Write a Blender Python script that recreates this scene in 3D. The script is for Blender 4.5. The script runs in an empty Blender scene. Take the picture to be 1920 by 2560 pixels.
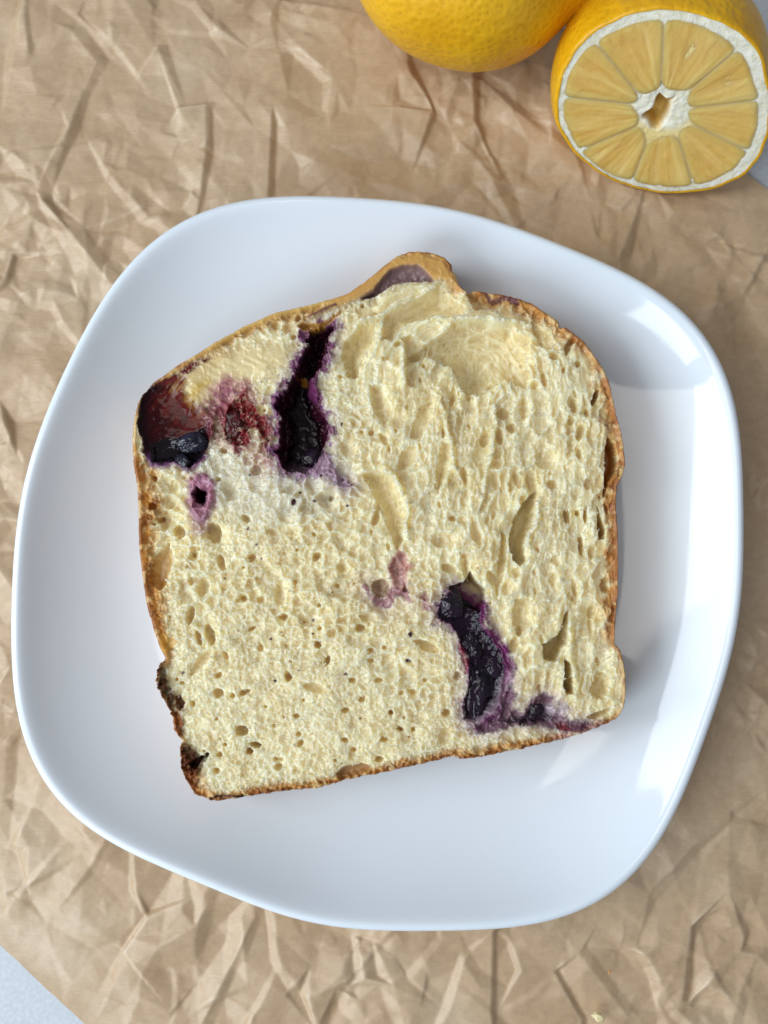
import bpy, bmesh, math, random, time
import numpy as np
from mathutils import Vector, Matrix
from mathutils.geometry import delaunay_2d_cdt
T0 = time.time()
random.seed(5)
sc = bpy.context.scene
COL = sc.collection
CM = 0.01                                   # the scene is built in centimetres and stored in metres

# ------------------------------------------------------------------ camera, world, lights, exposure
F_PX, PITCH, DIST, ZRIM = 2500.0, math.radians(4.85), 25.9, 2.2
CAM = np.array([0, -math.sin(PITCH) * DIST, ZRIM + math.cos(PITCH) * DIST])
cam = bpy.data.cameras.new('camera'); camo = bpy.data.objects.new('camera', cam); COL.objects.link(camo)
camo.location = CAM * CM; camo.rotation_euler = (PITCH, 0, 0)
cam.sensor_fit = 'VERTICAL'; cam.sensor_height = 36.0; cam.lens = F_PX / 2560 * 36
cam.clip_start = 0.01; cam.clip_end = 50
cam.dof.use_dof = True; cam.dof.focus_distance = (DIST - 0.3) * CM; cam.dof.aperture_fstop = 12
sc.camera = camo

w = bpy.data.worlds.new('World'); sc.world = w; w.use_nodes = True
bg = w.node_tree.nodes['Background']; bg.inputs[0].default_value = (0.86, 0.93, 1.0, 1); bg.inputs[1].default_value = 0.27

def area(name, loc, size, power, color, target=(0, 0, 0), spread=180):
    l = bpy.data.lights.new(name, 'AREA'); l.shape = 'RECTANGLE'; l.size, l.size_y = size
    l.energy = power; l.color = color; l.spread = math.radians(spread)
    o = bpy.data.objects.new(name, l); COL.objects.link(o); o.location = loc
    o.rotation_euler = (Vector(target) - Vector(loc)).to_track_quat('-Z', 'Y').to_euler()
    return o
area('window_light', (-0.74, 0.06, 0.50), (0.40, 0.56), 4.6, (0.83, 0.935, 1.0))
area('window_light', (-0.55, -0.52, 0.52), (0.40, 0.56), 4.9, (0.83, 0.935, 1.0))
area('ceiling_light', (-1.0, 0.0, 1.75), (0.66, 1.9), 13.5, (1.0, 0.96, 0.90))

sc.view_settings.view_transform = 'Standard'; sc.view_settings.look = 'None'
sc.view_settings.exposure = -0.16; sc.view_settings.gamma = 1
sc.render.engine = 'CYCLES'
sc.cycles.use_denoising = True; sc.cycles.denoiser = 'OPENIMAGEDENOISE'
sc.cycles.use_adaptive_sampling = True; sc.cycles.adaptive_threshold = 0.02
sc.cycles.max_bounces = 8; sc.cycles.diffuse_bounces = 4; sc.cycles.glossy_bounces = 3
sc.cycles.transmission_bounces = 4; sc.cycles.sample_clamp_indirect = 4.0
sc.cycles.caustics_reflective = False; sc.cycles.caustics_refractive = False

# ------------------------------------------------------------------ helpers
def unproj(P, z):
    """points of the traced sheet (1920 x 2560) laid on the level plane z (cm)"""
    P = np.asarray(P, float); x = (P[..., 0] - 960) / F_PX; y = (1280 - P[..., 1]) / F_PX
    dx = x; dy = y * math.cos(PITCH) + math.sin(PITCH); dz = y * math.sin(PITCH) - math.cos(PITCH)
    t = (z - CAM[2]) / dz
    return np.stack([CAM[0] + t * dx, CAM[1] + t * dy], -1)
def ray(p):
    x = (p[0] - 960) / F_PX; y = (1280 - p[1]) / F_PX
    return np.array([x, y * math.cos(PITCH) + math.sin(PITCH), y * math.sin(PITCH) - math.cos(PITCH)])
def smooth(a, b, x):
    t = np.clip((x - a) / (b - a), 0, 1); return t * t * (3 - 2 * t)
def lattice(seed, n=512):
    return np.random.RandomState(seed).rand(n, n)
def vnoise(x, y, s, seed):
    L = lattice(seed, 256); x = x / s + 37.3; y = y / s + 91.7
    ix = np.floor(x).astype(int); iy = np.floor(y).astype(int); fx = x - ix; fy = y - iy
    fx = fx * fx * fx * (fx * (fx * 6 - 15) + 10); fy = fy * fy * fy * (fy * (fy * 6 - 15) + 10)
    ix &= 255; iy &= 255; jx = (ix + 1) & 255; jy = (iy + 1) & 255
    return (L[iy, ix] * (1 - fx) + L[iy, jx] * fx) * (1 - fy) + (L[jy, ix] * (1 - fx) + L[jy, jx] * fx) * fy - 0.5
def fbm(x, y, s, seed, o=3, g=0.5):
    r = 0; a = 1.0
    for k in range(o):
        r = r + a * vnoise(x, y, s, seed + k * 7); a *= g; s *= 0.5
    return r
def worley(x, y, s, seed):
    RX = lattice(seed, 128); RY = lattice(seed + 1, 128); RI = lattice(seed + 2, 128)
    x = x / s + 31; y = y / s + 57; ix = np.floor(x).astype(int); iy = np.floor(y).astype(int)
    f1 = np.full(x.shape, 9.0); f2 = np.full(x.shape, 9.0); idv = np.zeros(x.shape)
    for dy in (-1, 0, 1):
        for dx in (-1, 0, 1):
            cx = (ix + dx) & 127; cy = (iy + dy) & 127
            d = np.hypot(ix + dx + 0.08 + 0.84 * RX[cy, cx] - x, iy + dy + 0.08 + 0.84 * RY[cy, cx] - y)
            near = d < f1
            f2 = np.where(near, f1, np.minimum(f2, d)); idv = np.where(near, RI[cy, cx], idv); f1 = np.where(near, d, f1)
    return f1, f2, idv
def polysd(px, py, poly):
    """signed distance to a polygon, positive inside"""
    poly = np.asarray(poly, float); n = len(poly); best = np.full(px.shape, 1e9); ins = np.zeros(px.shape, bool)
    for i in range(n):
        a = poly[i]; b = poly[(i + 1) % n]; e = b - a
        t = np.clip(((px - a[0]) * e[0] + (py - a[1]) * e[1]) / max(e @ e, 1e-9), 0, 1)
        best = np.minimum(best, (px - a[0] - t * e[0]) ** 2 + (py - a[1] - t * e[1]) ** 2)
        c = (a[1] > py) != (b[1] > py)
        if abs(e[1]) > 1e-9:
            ins ^= c & (px < e[0] * (py - a[1]) / e[1] + a[0])
    best = np.sqrt(best); return np.where(ins, best, -best)
def linedist(px, py, pl):
    best = np.full(px.shape, 1e9)
    for a, b in zip(pl[:-1], pl[1:]):
        a = np.array(a, float); b = np.array(b, float); e = b - a
        t = np.clip(((px - a[0]) * e[0] + (py - a[1]) * e[1]) / max(e @ e, 1e-9), 0, 1)
        best = np.minimum(best, np.hypot(px - a[0] - t * e[0], py - a[1] - t * e[1]))
    return best
def zz(ox, oy, s, pts):
    return [(ox + x / s, oy + y / s) for x, y in pts]

def mesh_np(name, V, Fq, mat, parent=None, smooth_=True, attrs=None):
    V = np.asarray(V, float) * CM; Fq = np.asarray(Fq, np.int32)
    me = bpy.data.meshes.new(name); k = Fq.shape[1]
    me.vertices.add(len(V)); me.vertices.foreach_set('co', V.astype(np.float32).ravel())
    me.loops.add(Fq.size); me.loops.foreach_set('vertex_index', Fq.ravel())
    me.polygons.add(len(Fq)); me.polygons.foreach_set('loop_start', np.arange(0, Fq.size, k, dtype=np.int32))
    if smooth_: me.polygons.foreach_set('use_smooth', np.ones(len(Fq), bool))
    for nm, (typ, data) in (attrs or {}).items():
        a = me.attributes.new(nm, typ, 'POINT')
        a.data.foreach_set('color' if typ == 'FLOAT_COLOR' else 'value', np.asarray(data, np.float32).ravel())
    me.update(); me.validate()
    o = bpy.data.objects.new(name, me); COL.objects.link(o)
    if mat: me.materials.append(mat)
    if parent: o.parent = parent; o.matrix_parent_inverse = Matrix.Translation(-parent.location)
    return o
def empty(name, loc):
    o = bpy.data.objects.new(name, None); COL.objects.link(o); o.location = Vector(loc) * CM
    o.empty_display_size = 0.01; return o
def tag(o, label=None, cat=None, group=None, kind=None):
    for k, v in (('label', label), ('category', cat), ('group', group), ('kind', kind)):
        if v: o[k] = v
    return o

def material(name):
    m = bpy.data.materials.new(name); m.use_nodes = True; nt = m.node_tree
    return m, nt, nt.nodes['Principled BSDF']
def N(nt, t, **kw):
    n = nt.nodes.new(t)
    for k, v in kw.items():
        if k.startswith('i_'): n.inputs[k[2:].replace('_', ' ')].default_value = v
        else: setattr(n, k, v)
    return n
def ramp(nt, stops):
    r = nt.nodes.new('ShaderNodeValToRGB'); e = r.color_ramp.elements
    while len(e) < len(stops): e.new(0.5)
    for el, (p, c) in zip(e, stops):
        el.position = p; el.color = (*c, 1) if len(c) == 3 else c
    return r

# ------------------------------------------------------------------ materials
def mat_table():
    m, nt, b = material('pale_laminate'); L = nt.links
    tc = N(nt, 'ShaderNodeTexCoord'); n = N(nt, 'ShaderNodeTexNoise', i_Scale=900.0, i_Detail=3.0); L.new(tc.outputs['Object'], n.inputs['Vector'])
    r = ramp(nt, [(0.35, (0.50, 0.545, 0.60)), (0.65, (0.58, 0.62, 0.68))]); L.new(n.outputs['Fac'], r.inputs[0]); L.new(r.outputs[0], b.inputs['Base Color'])
    bp = N(nt, 'ShaderNodeBump', i_Strength=0.12, i_Distance=0.0003); L.new(n.outputs['Fac'], bp.inputs['Height']); L.new(bp.outputs[0], b.inputs['Normal'])
    b.inputs['Roughness'].default_value = 0.45; return m
def mat_paper():
    m, nt, b = material('kraft_paper'); L = nt.links
    tc = N(nt, 'ShaderNodeTexCoord')
    n1 = N(nt, 'ShaderNodeTexNoise', i_Scale=28.0, i_Detail=5.0, i_Roughness=0.6); L.new(tc.outputs['Object'], n1.inputs['Vector'])
    n2 = N(nt, 'ShaderNodeTexNoise', i_Scale=420.0, i_Detail=4.0, i_Roughness=0.7); L.new(tc.outputs['Object'], n2.inputs['Vector'])
    mp = N(nt, 'ShaderNodeMapping'); mp.inputs['Scale'].default_value = (260, 1500, 600); mp.inputs['Rotation'].default_value = (0, 0, 0.7); L.new(tc.outputs['Object'], mp.inputs[0])
    n3 = N(nt, 'ShaderNodeTexNoise', i_Scale=1.0, i_Detail=2.0); L.new(mp.outputs[0], n3.inputs['Vector'])
    r = ramp(nt, [(0.3, (0.44, 0.30, 0.178)), (0.5, (0.515, 0.365, 0.23)), (0.72, (0.55, 0.42, 0.29))]); L.new(n1.outputs['Fac'], r.inputs[0])
    mx = N(nt, 'ShaderNodeMix', data_type='RGBA', blend_type='OVERLAY'); mx.inputs[0].default_value = 0.22
    L.new(r.outputs[0], mx.inputs[6]); L.new(n2.outputs['Fac'], mx.inputs[7])
    mx2 = N(nt, 'ShaderNodeMix', data_type='RGBA', blend_type='OVERLAY'); mx2.inputs[0].default_value = 0.05
    L.new(mx.outputs[2], mx2.inputs[6]); L.new(n3.outputs['Fac'], mx2.inputs[7])
    at = N(nt, 'ShaderNodeAttribute', attribute_name='wear')
    mx3 = N(nt, 'ShaderNodeMix', data_type='RGBA'); L.new(at.outputs['Fac'], mx3.inputs[0]); L.new(mx2.outputs[2], mx3.inputs[6]); mx3.inputs[7].default_value = (0.70, 0.58, 0.44, 1)
    L.new(mx3.outputs[2], b.inputs['Base Color'])
    ad = N(nt, 'ShaderNodeMath', operation='ADD'); L.new(n2.outputs['Fac'], ad.inputs[0]); L.new(n3.outputs['Fac'], ad.inputs[1])
    bp = N(nt, 'ShaderNodeBump', i_Strength=0.35, i_Distance=0.0002); L.new(ad.outputs[0], bp.inputs['Height']); L.new(bp.outputs[0], b.inputs['Normal'])
    b.inputs['Roughness'].default_value = 0.40; b.inputs['Specular IOR Level'].default_value = 0.55; return m
def mat_plate():
    m, nt, b = material('white_glaze'); L = nt.links
    tc = N(nt, 'ShaderNodeTexCoord')
    n = N(nt, 'ShaderNodeTexNoise', i_Scale=9.0, i_Detail=2.0); L.new(tc.outputs['Object'], n.inputs['Vector'])
    n2 = N(nt, 'ShaderNodeTexNoise', i_Scale=130.0, i_Detail=4.0); L.new(tc.outputs['Object'], n2.inputs['Vector'])
    r = ramp(nt, [(0.4, (0.05,) * 3), (0.75, (0.12,) * 3)]); L.new(n2.outputs['Fac'], r.inputs[0]); L.new(r.outputs[0], b.inputs['Roughness'])
    bp = N(nt, 'ShaderNodeBump', i_Strength=0.06, i_Distance=0.004); L.new(n.outputs['Fac'], bp.inputs['Height']); L.new(bp.outputs[0], b.inputs['Normal'])
    b.inputs['Base Color'].default_value = (0.765, 0.83, 0.915, 1); b.inputs['IOR'].default_value = 1.52
    return m
def mat_bread():
    m, nt, b = material('bread'); L = nt.links
    c = N(nt, 'ShaderNodeAttribute', attribute_name='tint'); g = N(nt, 'ShaderNodeAttribute', attribute_name='gloss'); s = N(nt, 'ShaderNodeAttribute', attribute_name='soft')
    tc = N(nt, 'ShaderNodeTexCoord'); n = N(nt, 'ShaderNodeTexNoise', i_Scale=1500.0, i_Detail=3.0); L.new(tc.outputs['Object'], n.inputs['Vector'])
    mx = N(nt, 'ShaderNodeMix', data_type='RGBA', blend_type='OVERLAY'); mx.inputs[0].default_value = 0.10
    L.new(c.outputs['Color'], mx.inputs[6]); L.new(n.outputs['Fac'], mx.inputs[7]); L.new(mx.outputs[2], b.inputs['Base Color'])
    b.inputs['IOR'].default_value = 1.42; L.new(g.outputs['Fac'], b.inputs['Roughness'])
    m3 = N(nt, 'ShaderNodeMapRange'); m3.inputs[1].default_value = .1; m3.inputs[2].default_value = .25; m3.inputs[3].default_value = .22; m3.inputs[4].default_value = .55; L.new(s.outputs['Fac'], m3.inputs[0]); L.new(m3.outputs[0], b.inputs['Specular IOR Level']); L.new(s.outputs['Fac'], b.inputs['Subsurface Weight'])
    b.inputs['Subsurface Radius'].default_value = (1.0, 0.85, 0.62); b.inputs['Subsurface Scale'].default_value = 0.0044
    bp = N(nt, 'ShaderNodeBump', i_Strength=0.3, i_Distance=0.0002); L.new(n.outputs['Fac'], bp.inputs['Height']); L.new(bp.outputs[0], b.inputs['Normal'])
    mr = N(nt, 'ShaderNodeMapRange'); mr.inputs[1].default_value = .15; mr.inputs[2].default_value = .36; mr.inputs[3].default_value = 0.01; mr.inputs[4].default_value = .4; L.new(g.outputs['Fac'], mr.inputs[0]); L.new(mr.outputs[0], bp.inputs['Strength'])
    return m
def mat_berry(name, c1, c2, rough=0.09):
    m, nt, b = material(name); L = nt.links
    tc = N(nt, 'ShaderNodeTexCoord'); n = N(nt, 'ShaderNodeTexNoise', i_Scale=350.0, i_Detail=4.0); L.new(tc.outputs['Object'], n.inputs['Vector'])
    r = ramp(nt, [(0.35, c1), (0.7, c2)]); L.new(n.outputs['Fac'], r.inputs[0]); L.new(r.outputs[0], b.inputs['Base Color'])
    b.inputs['Roughness'].default_value = rough; b.inputs['Specular IOR Level'].default_value = 0.35; b.inputs['Coat Weight'].default_value = 0.2; b.inputs['Coat Roughness'].default_value = 0.08
    bp = N(nt, 'ShaderNodeBump', i_Strength=0.08, i_Distance=0.0003); L.new(n.outputs['Fac'], bp.inputs['Height']); L.new(bp.outputs[0], b.inputs['Normal'])
    return m
def mat_peel():
    m, nt, b = material('lemon_peel'); L = nt.links
    tc = N(nt, 'ShaderNodeTexCoord')
    v = N(nt, 'ShaderNodeTexVoronoi', feature='SMOOTH_F1', i_Scale=620.0, i_Randomness=1.0); L.new(tc.outputs['Object'], v.inputs['Vector'])
    n = N(nt, 'ShaderNodeTexNoise', i_Scale=60.0, i_Detail=4.0); L.new(tc.outputs['Object'], n.inputs['Vector'])
    r = ramp(nt, [(0.3, (0.74, 0.37, 0.004)), (0.6, (0.84, 0.46, 0.008)), (0.85, (0.87, 0.53, 0.02))]); L.new(n.outputs['Fac'], r.inputs[0])
    r2 = ramp(nt, [(0.0, (0.80, 0.74, 0.6)), (0.35, (1, 1, 1))]); L.new(v.outputs['Distance'], r2.inputs[0])
    mx = N(nt, 'ShaderNodeMix', data_type='RGBA', blend_type='MULTIPLY'); mx.inputs[0].default_value = 0.7; L.new(r.outputs[0], mx.inputs[6]); L.new(r2.outputs[0], mx.inputs[7])
    L.new(mx.outputs[2], b.inputs['Base Color'])
    bp = N(nt, 'ShaderNodeBump', i_Strength=0.4, i_Distance=0.0007); L.new(v.outputs['Distance'], bp.inputs['Height'])
    bp2 = N(nt, 'ShaderNodeBump', i_Strength=0.4, i_Distance=0.003); L.new(n.outputs['Fac'], bp2.inputs['Height']); L.new(bp.outputs[0], bp2.inputs['Normal']); L.new(bp2.outputs[0], b.inputs['Normal'])
    b.inputs['Roughness'].default_value = 0.38; b.inputs['Subsurface Weight'].default_value = 0.15
    b.inputs['Subsurface Radius'].default_value = (1, 0.6, 0.1); b.inputs['Subsurface Scale'].default_value = 0.001
    return m
def mat_pith():
    m, nt, b = material('lemon_pith'); L = nt.links
    tc = N(nt, 'ShaderNodeTexCoord'); n = N(nt, 'ShaderNodeTexNoise', i_Scale=420.0, i_Detail=5.0, i_Roughness=0.7); L.new(tc.outputs['Object'], n.inputs['Vector'])
    r = ramp(nt, [(0.3, (0.84, 0.80, 0.62)), (0.6, (1, 1, 1))]); L.new(n.outputs['Fac'], r.inputs[0])
    at = N(nt, 'ShaderNodeAttribute', attribute_name='tint'); mx = N(nt, 'ShaderNodeMix', data_type='RGBA', blend_type='MULTIPLY'); mx.inputs[0].default_value = 1.0
    L.new(at.outputs['Color'], mx.inputs[6]); L.new(r.outputs[0], mx.inputs[7]); L.new(mx.outputs[2], b.inputs['Base Color'])
    bp = N(nt, 'ShaderNodeBump', i_Strength=0.8, i_Distance=0.0008); L.new(n.outputs['Fac'], bp.inputs['Height']); L.new(bp.outputs[0], b.inputs['Normal'])
    b.inputs['Roughness'].default_value = 0.55; b.inputs['Subsurface Weight'].default_value = 0.3
    b.inputs['Subsurface Radius'].default_value = (1, 0.9, 0.6); b.inputs['Subsurface Scale'].default_value = 0.001
    return m
def mat_pulp():
    m, nt, b = material('lemon_pulp'); L = nt.links
    c = N(nt, 'ShaderNodeAttribute', attribute_name='tint'); L.new(c.outputs['Color'], b.inputs['Base Color'])
    tc = N(nt, 'ShaderNodeTexCoord'); n = N(nt, 'ShaderNodeTexNoise', i_Scale=260.0, i_Detail=3.0); L.new(tc.outputs['Object'], n.inputs['Vector'])
    bp = N(nt, 'ShaderNodeBump', i_Strength=0.45, i_Distance=0.0008); L.new(n.outputs['Fac'], bp.inputs['Height']); L.new(bp.outputs[0], b.inputs['Normal'])
    b.inputs['Roughness'].default_value = 0.10; b.inputs['Subsurface Weight'].default_value = 1.0
    b.inputs['Subsurface Radius'].default_value = (1, 0.75, 0.35); b.inputs['Subsurface Scale'].default_value = 0.006
    return m
M_TABLE, M_PAPER, M_PLATE, M_BREAD = mat_table(), mat_paper(), mat_plate(), mat_bread()
M_PEEL, M_PITH, M_PULP = mat_peel(), mat_pith(), mat_pulp()
M_BLUE = mat_berry('blueberry_skin', (0.006, 0.005, 0.012), (0.022, 0.02, 0.045))
M_RED = mat_berry('burst_berry_skin', (0.03, 0.002, 0.004), (0.12, 0.008, 0.012), 0.2)
M_DARK = mat_berry('jammy_berry_skin', (0.005, 0.003, 0.007), (0.018, 0.006, 0.02), 0.2)

# ------------------------------------------------------------------ table
g = np.arange(-120, 121, 10.0); gx, gy = np.meshgrid(g, g)
def quads(nx, ny):
    i = np.arange(nx - 1)[None, :] + np.arange(ny - 1)[:, None] * nx
    return np.stack([i, i + 1, i + 1 + nx, i + nx], -1).reshape(-1, 4)
tag(mesh_np('table', np.stack([gx.ravel(), gy.ravel(), 0 * gx.ravel()], -1), quads(len(g), len(g)), M_TABLE), kind='structure')

# ------------------------------------------------------------------ crumpled paper
PLATE_C = unproj([(0, 0)], ZRIM)[0] * 0 + np.array([-0.119, -1.07])
def build_paper():
    e0 = unproj([(107, 2466)], 0.1)[0]; e1 = unproj([(1668, 282)], 0.1)[0]
    a0, a1 = unproj([(0, 2374), (213, 2560)], 0.1)
    ed = (a1 - a0) / np.linalg.norm(a1 - a0); nd = np.array([-ed[1], ed[0]])
    c0 = e0 @ nd; c1 = e1 @ nd; st = 0.037
    us = np.arange(-21, 21, st); nv = int((c1 - c0) / st); vs = np.linspace(c0, c1, nv)
    U, Vv = np.meshgrid(us, vs)
    wob = 0.05 * vnoise(U, U * 0, 1.3, 3) + 0.02 * vnoise(U, U * 0, 0.3, 4) + 0.25 * vnoise(U, U * 0, 7.0, 5)
    tt = (Vv - c0) / (c1 - c0); Vw = Vv + wob * (1 - 2 * tt)
    X = U * ed[0] + Vw * nd[0]; Y = U * ed[1] + Vw * nd[1]
    lim = (np.abs(X) < 12.6) & (Y > -16.2) & (Y < 18.5)
    # traced creases: (pixel, height in cm) along each fold
    lo, md, hi = 0.145, 0.22, 0.315
    FOLDS = [([(613, 2288), (500, 2450), (428, 2543)], lo), ([(640, 2288), (560, 2450), (500, 2575)], hi),
        ([(434, 2180), (370, 2280), (304, 2375)], lo), ([(518, 2223), (491, 2348)], hi), ([(309, 2380), (434, 2521)], hi * .8),
        ([(306, 2384), (250, 2470), (200, 2554)], lo), ([(325, 2395), (285, 2460), (238, 2554)], hi * .9), ([(108, 2310), (200, 2330), (296, 2353)], hi * .8),
        ([(0, 2228), (60, 2270), (108, 2310)], hi * .8), ([(325, 2224), (358, 2285)], md), ([(342, 2215), (372, 2290)], hi), ([(60, 2180), (75, 2260)], lo), ([(90, 1990), (40, 2110), (65, 2178)], hi * .9), ([(20, 2110), (57, 2180)], lo),
        ([(205, 230), (174, 320), (92, 477)], hi), ([(224, 233), (200, 320), (130, 505)], lo), ([(385, 119), (318, 215)], lo), ([(390, 121), (442, 272)], hi), ([(318, 217), (437, 272), (537, 255)], lo),
        ([(98, 520), (163, 630), (225, 787)], lo), ([(104, 499), (184, 591), (274, 705)], hi), ([(488, 11), (542, 81)], hi), ([(475, 25), (530, 92)], md), ([(711, 119), (803, 212), (803, 282)], lo), ([(725, 100), (826, 205), (815, 285)], hi * .9),
        ([(675, 304), (667, 488)], hi), ([(690, 310), (684, 488)], lo), ([(510, 262), (514, 380), (499, 488)], hi), ([(528, 270), (532, 380), (512, 490)], lo), ([(711, 325), (868, 483)], hi * .8), ([(0, 293), (152, 266), (163, 315)], hi * .8),
        ([(179, 81), (239, 157), (217, 212)], hi), ([(271, 434), (374, 548)], hi * .8), ([(262, 452), (350, 560)], lo), ([(80, 747), (134, 753), (163, 809)], hi * .9), ([(70, 765), (125, 775), (150, 820)], lo), ([(33, 631), (14, 704)], hi), ([(38, 640), (24, 710)], lo),
        ([(60, 10), (40, 120)], hi), ([(44, 10), (10, 130)], lo), ([(115, 0), (130, 60), (190, 130)], hi * .9), ([(560, 320), (556, 395)], hi * .8), ([(420, 310), (480, 330)], hi * .7), ([(600, 300), (640, 250), (680, 270)], hi * .9),
        ([(972, 83), (1020, 190), (1077, 282)], hi), ([(1000, 83), (1045, 190), (1090, 290)], lo), ([(1178, 188), (1184, 300), (1222, 383)], hi * .9), ([(1200, 188), (1200, 300), (1232, 380)], lo), ([(1186, 383), (1236, 460), (1290, 560)], hi), ([(1250, 400), (1290, 470), (1325, 580)], lo),
        ([(1283, 275), (1439, 383)], hi), ([(900, 268), (1081, 275)], hi * .7), ([(1276, 340), (1280, 398)], hi * .8), ([(1480, 497), (1400, 606)], hi * .8), ([(1583, 555), (1549, 640)], hi), ([(1600, 560), (1580, 650)], lo), ([(1795, 692), (1779, 784)], hi), ([(1700, 600), (1795, 692)], md),
        ([(1822, 2021), (1730, 2107), (1619, 2230)], hi), ([(1840, 2040), (1750, 2130), (1640, 2250)], lo), ([(1490, 2316), (1589, 2372)], hi * .8), ([(1594, 2380), (1625, 2450), (1645, 2530)], lo), ([(1620, 2390), (1650, 2450), (1690, 2520)], hi), ([(1447, 2378), (1570, 2538)], hi), ([(1386, 2427), (1453, 2544)], hi), ([(1400, 2425), (1470, 2544)], lo),
        ([(1232, 2323), (1228, 2532)], hi), ([(1246, 2323), (1244, 2532)], lo), ([(1164, 2390), (1127, 2519)], hi * .9), ([(1150, 2385), (1105, 2515)], lo), ([(1109, 2347), (1035, 2439)], hi * .8), ([(1095, 2340), (1015, 2430)], lo), ([(1724, 2310), (1705, 2495)], hi), ([(1740, 2310), (1730, 2490)], lo), ([(1859, 2341), (1850, 2378), (1890, 2385)], hi), ([(1791, 2415), (1718, 2507)], hi),
        ([(1822, 2058), (1914, 2169)], hi * .8), ([(1275, 2347), (1305, 2421)], hi), ([(1268, 2352), (1292, 2425)], lo), ([(1845, 2480), (1830, 2555)], hi), ([(690, 2290), (700, 2390), (760, 2480), (790, 2540)], hi), ([(668, 2290), (680, 2400), (735, 2490), (770, 2550)], lo), ([(900, 2350), (915, 2440)], hi), ([(880, 2340), (890, 2440), (830, 2520)], lo), ([(850, 2450), (800, 2560)], hi), ([(960, 2400), (990, 2460)], hi),
        ([(1880, 1120), (1905, 1300)], hi * .7), ([(1895, 1650), (1860, 1820)], hi * .7), ([(0, 1180), (70, 1240)], lo), ([(10, 1160), (80, 1225)], hi * .8), ([(30, 900), (90, 890)], hi * .7), ([(0, 1420), (40, 1370)], hi * .8)]
    rs = np.random.RandomState(11)
    def raster(pts, hs, edges):
        r = delaunay_2d_cdt([Vector((float(p[0]), float(p[1]))) for p in pts], edges, [], 0, 1e-5)
        vco, _, tri, orig = r[0], r[1], r[2], r[3]
        vh = np.array([np.mean([hs[k] for k in o]) if len(o) else md for o in orig])
        vp = np.array([(v.x, v.y) for v in vco]); uv = np.stack([vp @ ed, vp @ nd], -1)
        H = np.full(U.shape, md)
        for t in tri:
            A, B, C = uv[t[0]], uv[t[1]], uv[t[2]]
            i0 = max(int((min(A[0], B[0], C[0]) - us[0]) / st), 0); i1 = min(int((max(A[0], B[0], C[0]) - us[0]) / st) + 2, len(us))
            sv = vs[1] - vs[0]
            j0 = max(int((min(A[1], B[1], C[1]) - vs[0]) / sv), 0); j1 = min(int((max(A[1], B[1], C[1]) - vs[0]) / sv) + 2, nv)
            if i1 <= i0 or j1 <= j0: continue
            u = U[j0:j1, i0:i1]; v = Vv[j0:j1, i0:i1]
            dt = (B[1] - C[1]) * (A[0] - C[0]) + (C[0] - B[0]) * (A[1] - C[1])
            if abs(dt) < 1e-9: continue
            l1 = ((B[1] - C[1]) * (u - C[0]) + (C[0] - B[0]) * (v - C[1])) / dt
            l2 = ((C[1] - A[1]) * (u - C[0]) + (A[0] - C[0]) * (v - C[1])) / dt; l3 = 1 - l1 - l2
            k = (l1 > -1e-6) & (l2 > -1e-6) & (l3 > -1e-6)
            H[j0:j1, i0:i1][k] = (l1 * vh[t[0]] + l2 * vh[t[1]] + l3 * vh[t[2]])[k]
        return H
    pts, hs, edges = [], [], []
    lows = [np.mean(pl, 0) for pl, h in FOLDS if h == lo]
    for pl, h in list(FOLDS):                                   # a crease falls steeply on one side
        c = np.mean(pl, 0)
        if h > .3 and min(np.hypot(*(c - l)) for l in lows) > 48:
            a, b = np.array(pl[0], float), np.array(pl[-1], float); nrm = np.array([-(b - a)[1], (b - a)[0]]); nrm /= np.linalg.norm(nrm)
            if nrm[0] + .3 * nrm[1] < 0: nrm = -nrm
            FOLDS.append(([tuple(np.array(p) + nrm * (22 + 14 * rs.rand())) for p in pl], lo + .04))
    for pl, h in FOLDS:
        q = unproj(pl, 0.25); b = len(pts)
        for k, p in enumerate(q):
            tip = 0.75 if k in (0, len(q) - 1) else 1.0
            pts.append(p); hs.append(md + (h - md) * tip + rs.uniform(-.03, .03))
            if k: edges.append((b + k - 1, b + k))
    ref = np.array(pts)
    for _ in range(1400):
        p = np.array([rs.uniform(-19, 19), rs.uniform(-21, 24)])
        if np.min(np.hypot(*(ref - p).T)) > .95:
            pts.append(p); hs.append(rs.uniform(.06, .42)); ref = np.array(pts)
    H = raster(pts, hs, edges)
    def level(n, dmin, amp, ang, stretch):
        R = np.array([[math.cos(ang), -math.sin(ang)], [math.sin(ang), math.cos(ang)]])
        q = []; cell = {}
        for _ in range(n):
            p = np.array([rs.uniform(-48, 48), rs.uniform(-26, 26)]); k = (int(p[0] // dmin), int(p[1] // dmin))
            if k in cell: continue
            cell[k] = 1; q.append(p)
        q = np.array(q); q[:, 0] *= stretch; q = q @ R.T
        q = q[(np.abs(q[:, 0]) < 19) & (np.abs(q[:, 1]) < 24)]
        return raster(q, rs.uniform(-amp, amp, len(q)), [])
    H2 = level(9000, .95, .125, 1.1, 0.5); H3 = level(30000, .46, .062, -.4, 0.5)
    m2 = smooth(-.25, .25, fbm(X, Y, 5, 21)); m3 = smooth(-.1, .3, fbm(X, Y, 3, 31))
    H = H + (H2 - md * (np.abs(H2 - md) < 1e-12)) * (0.6 + .4 * m2) + H3 * (.25 + .75 * m3)
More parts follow.
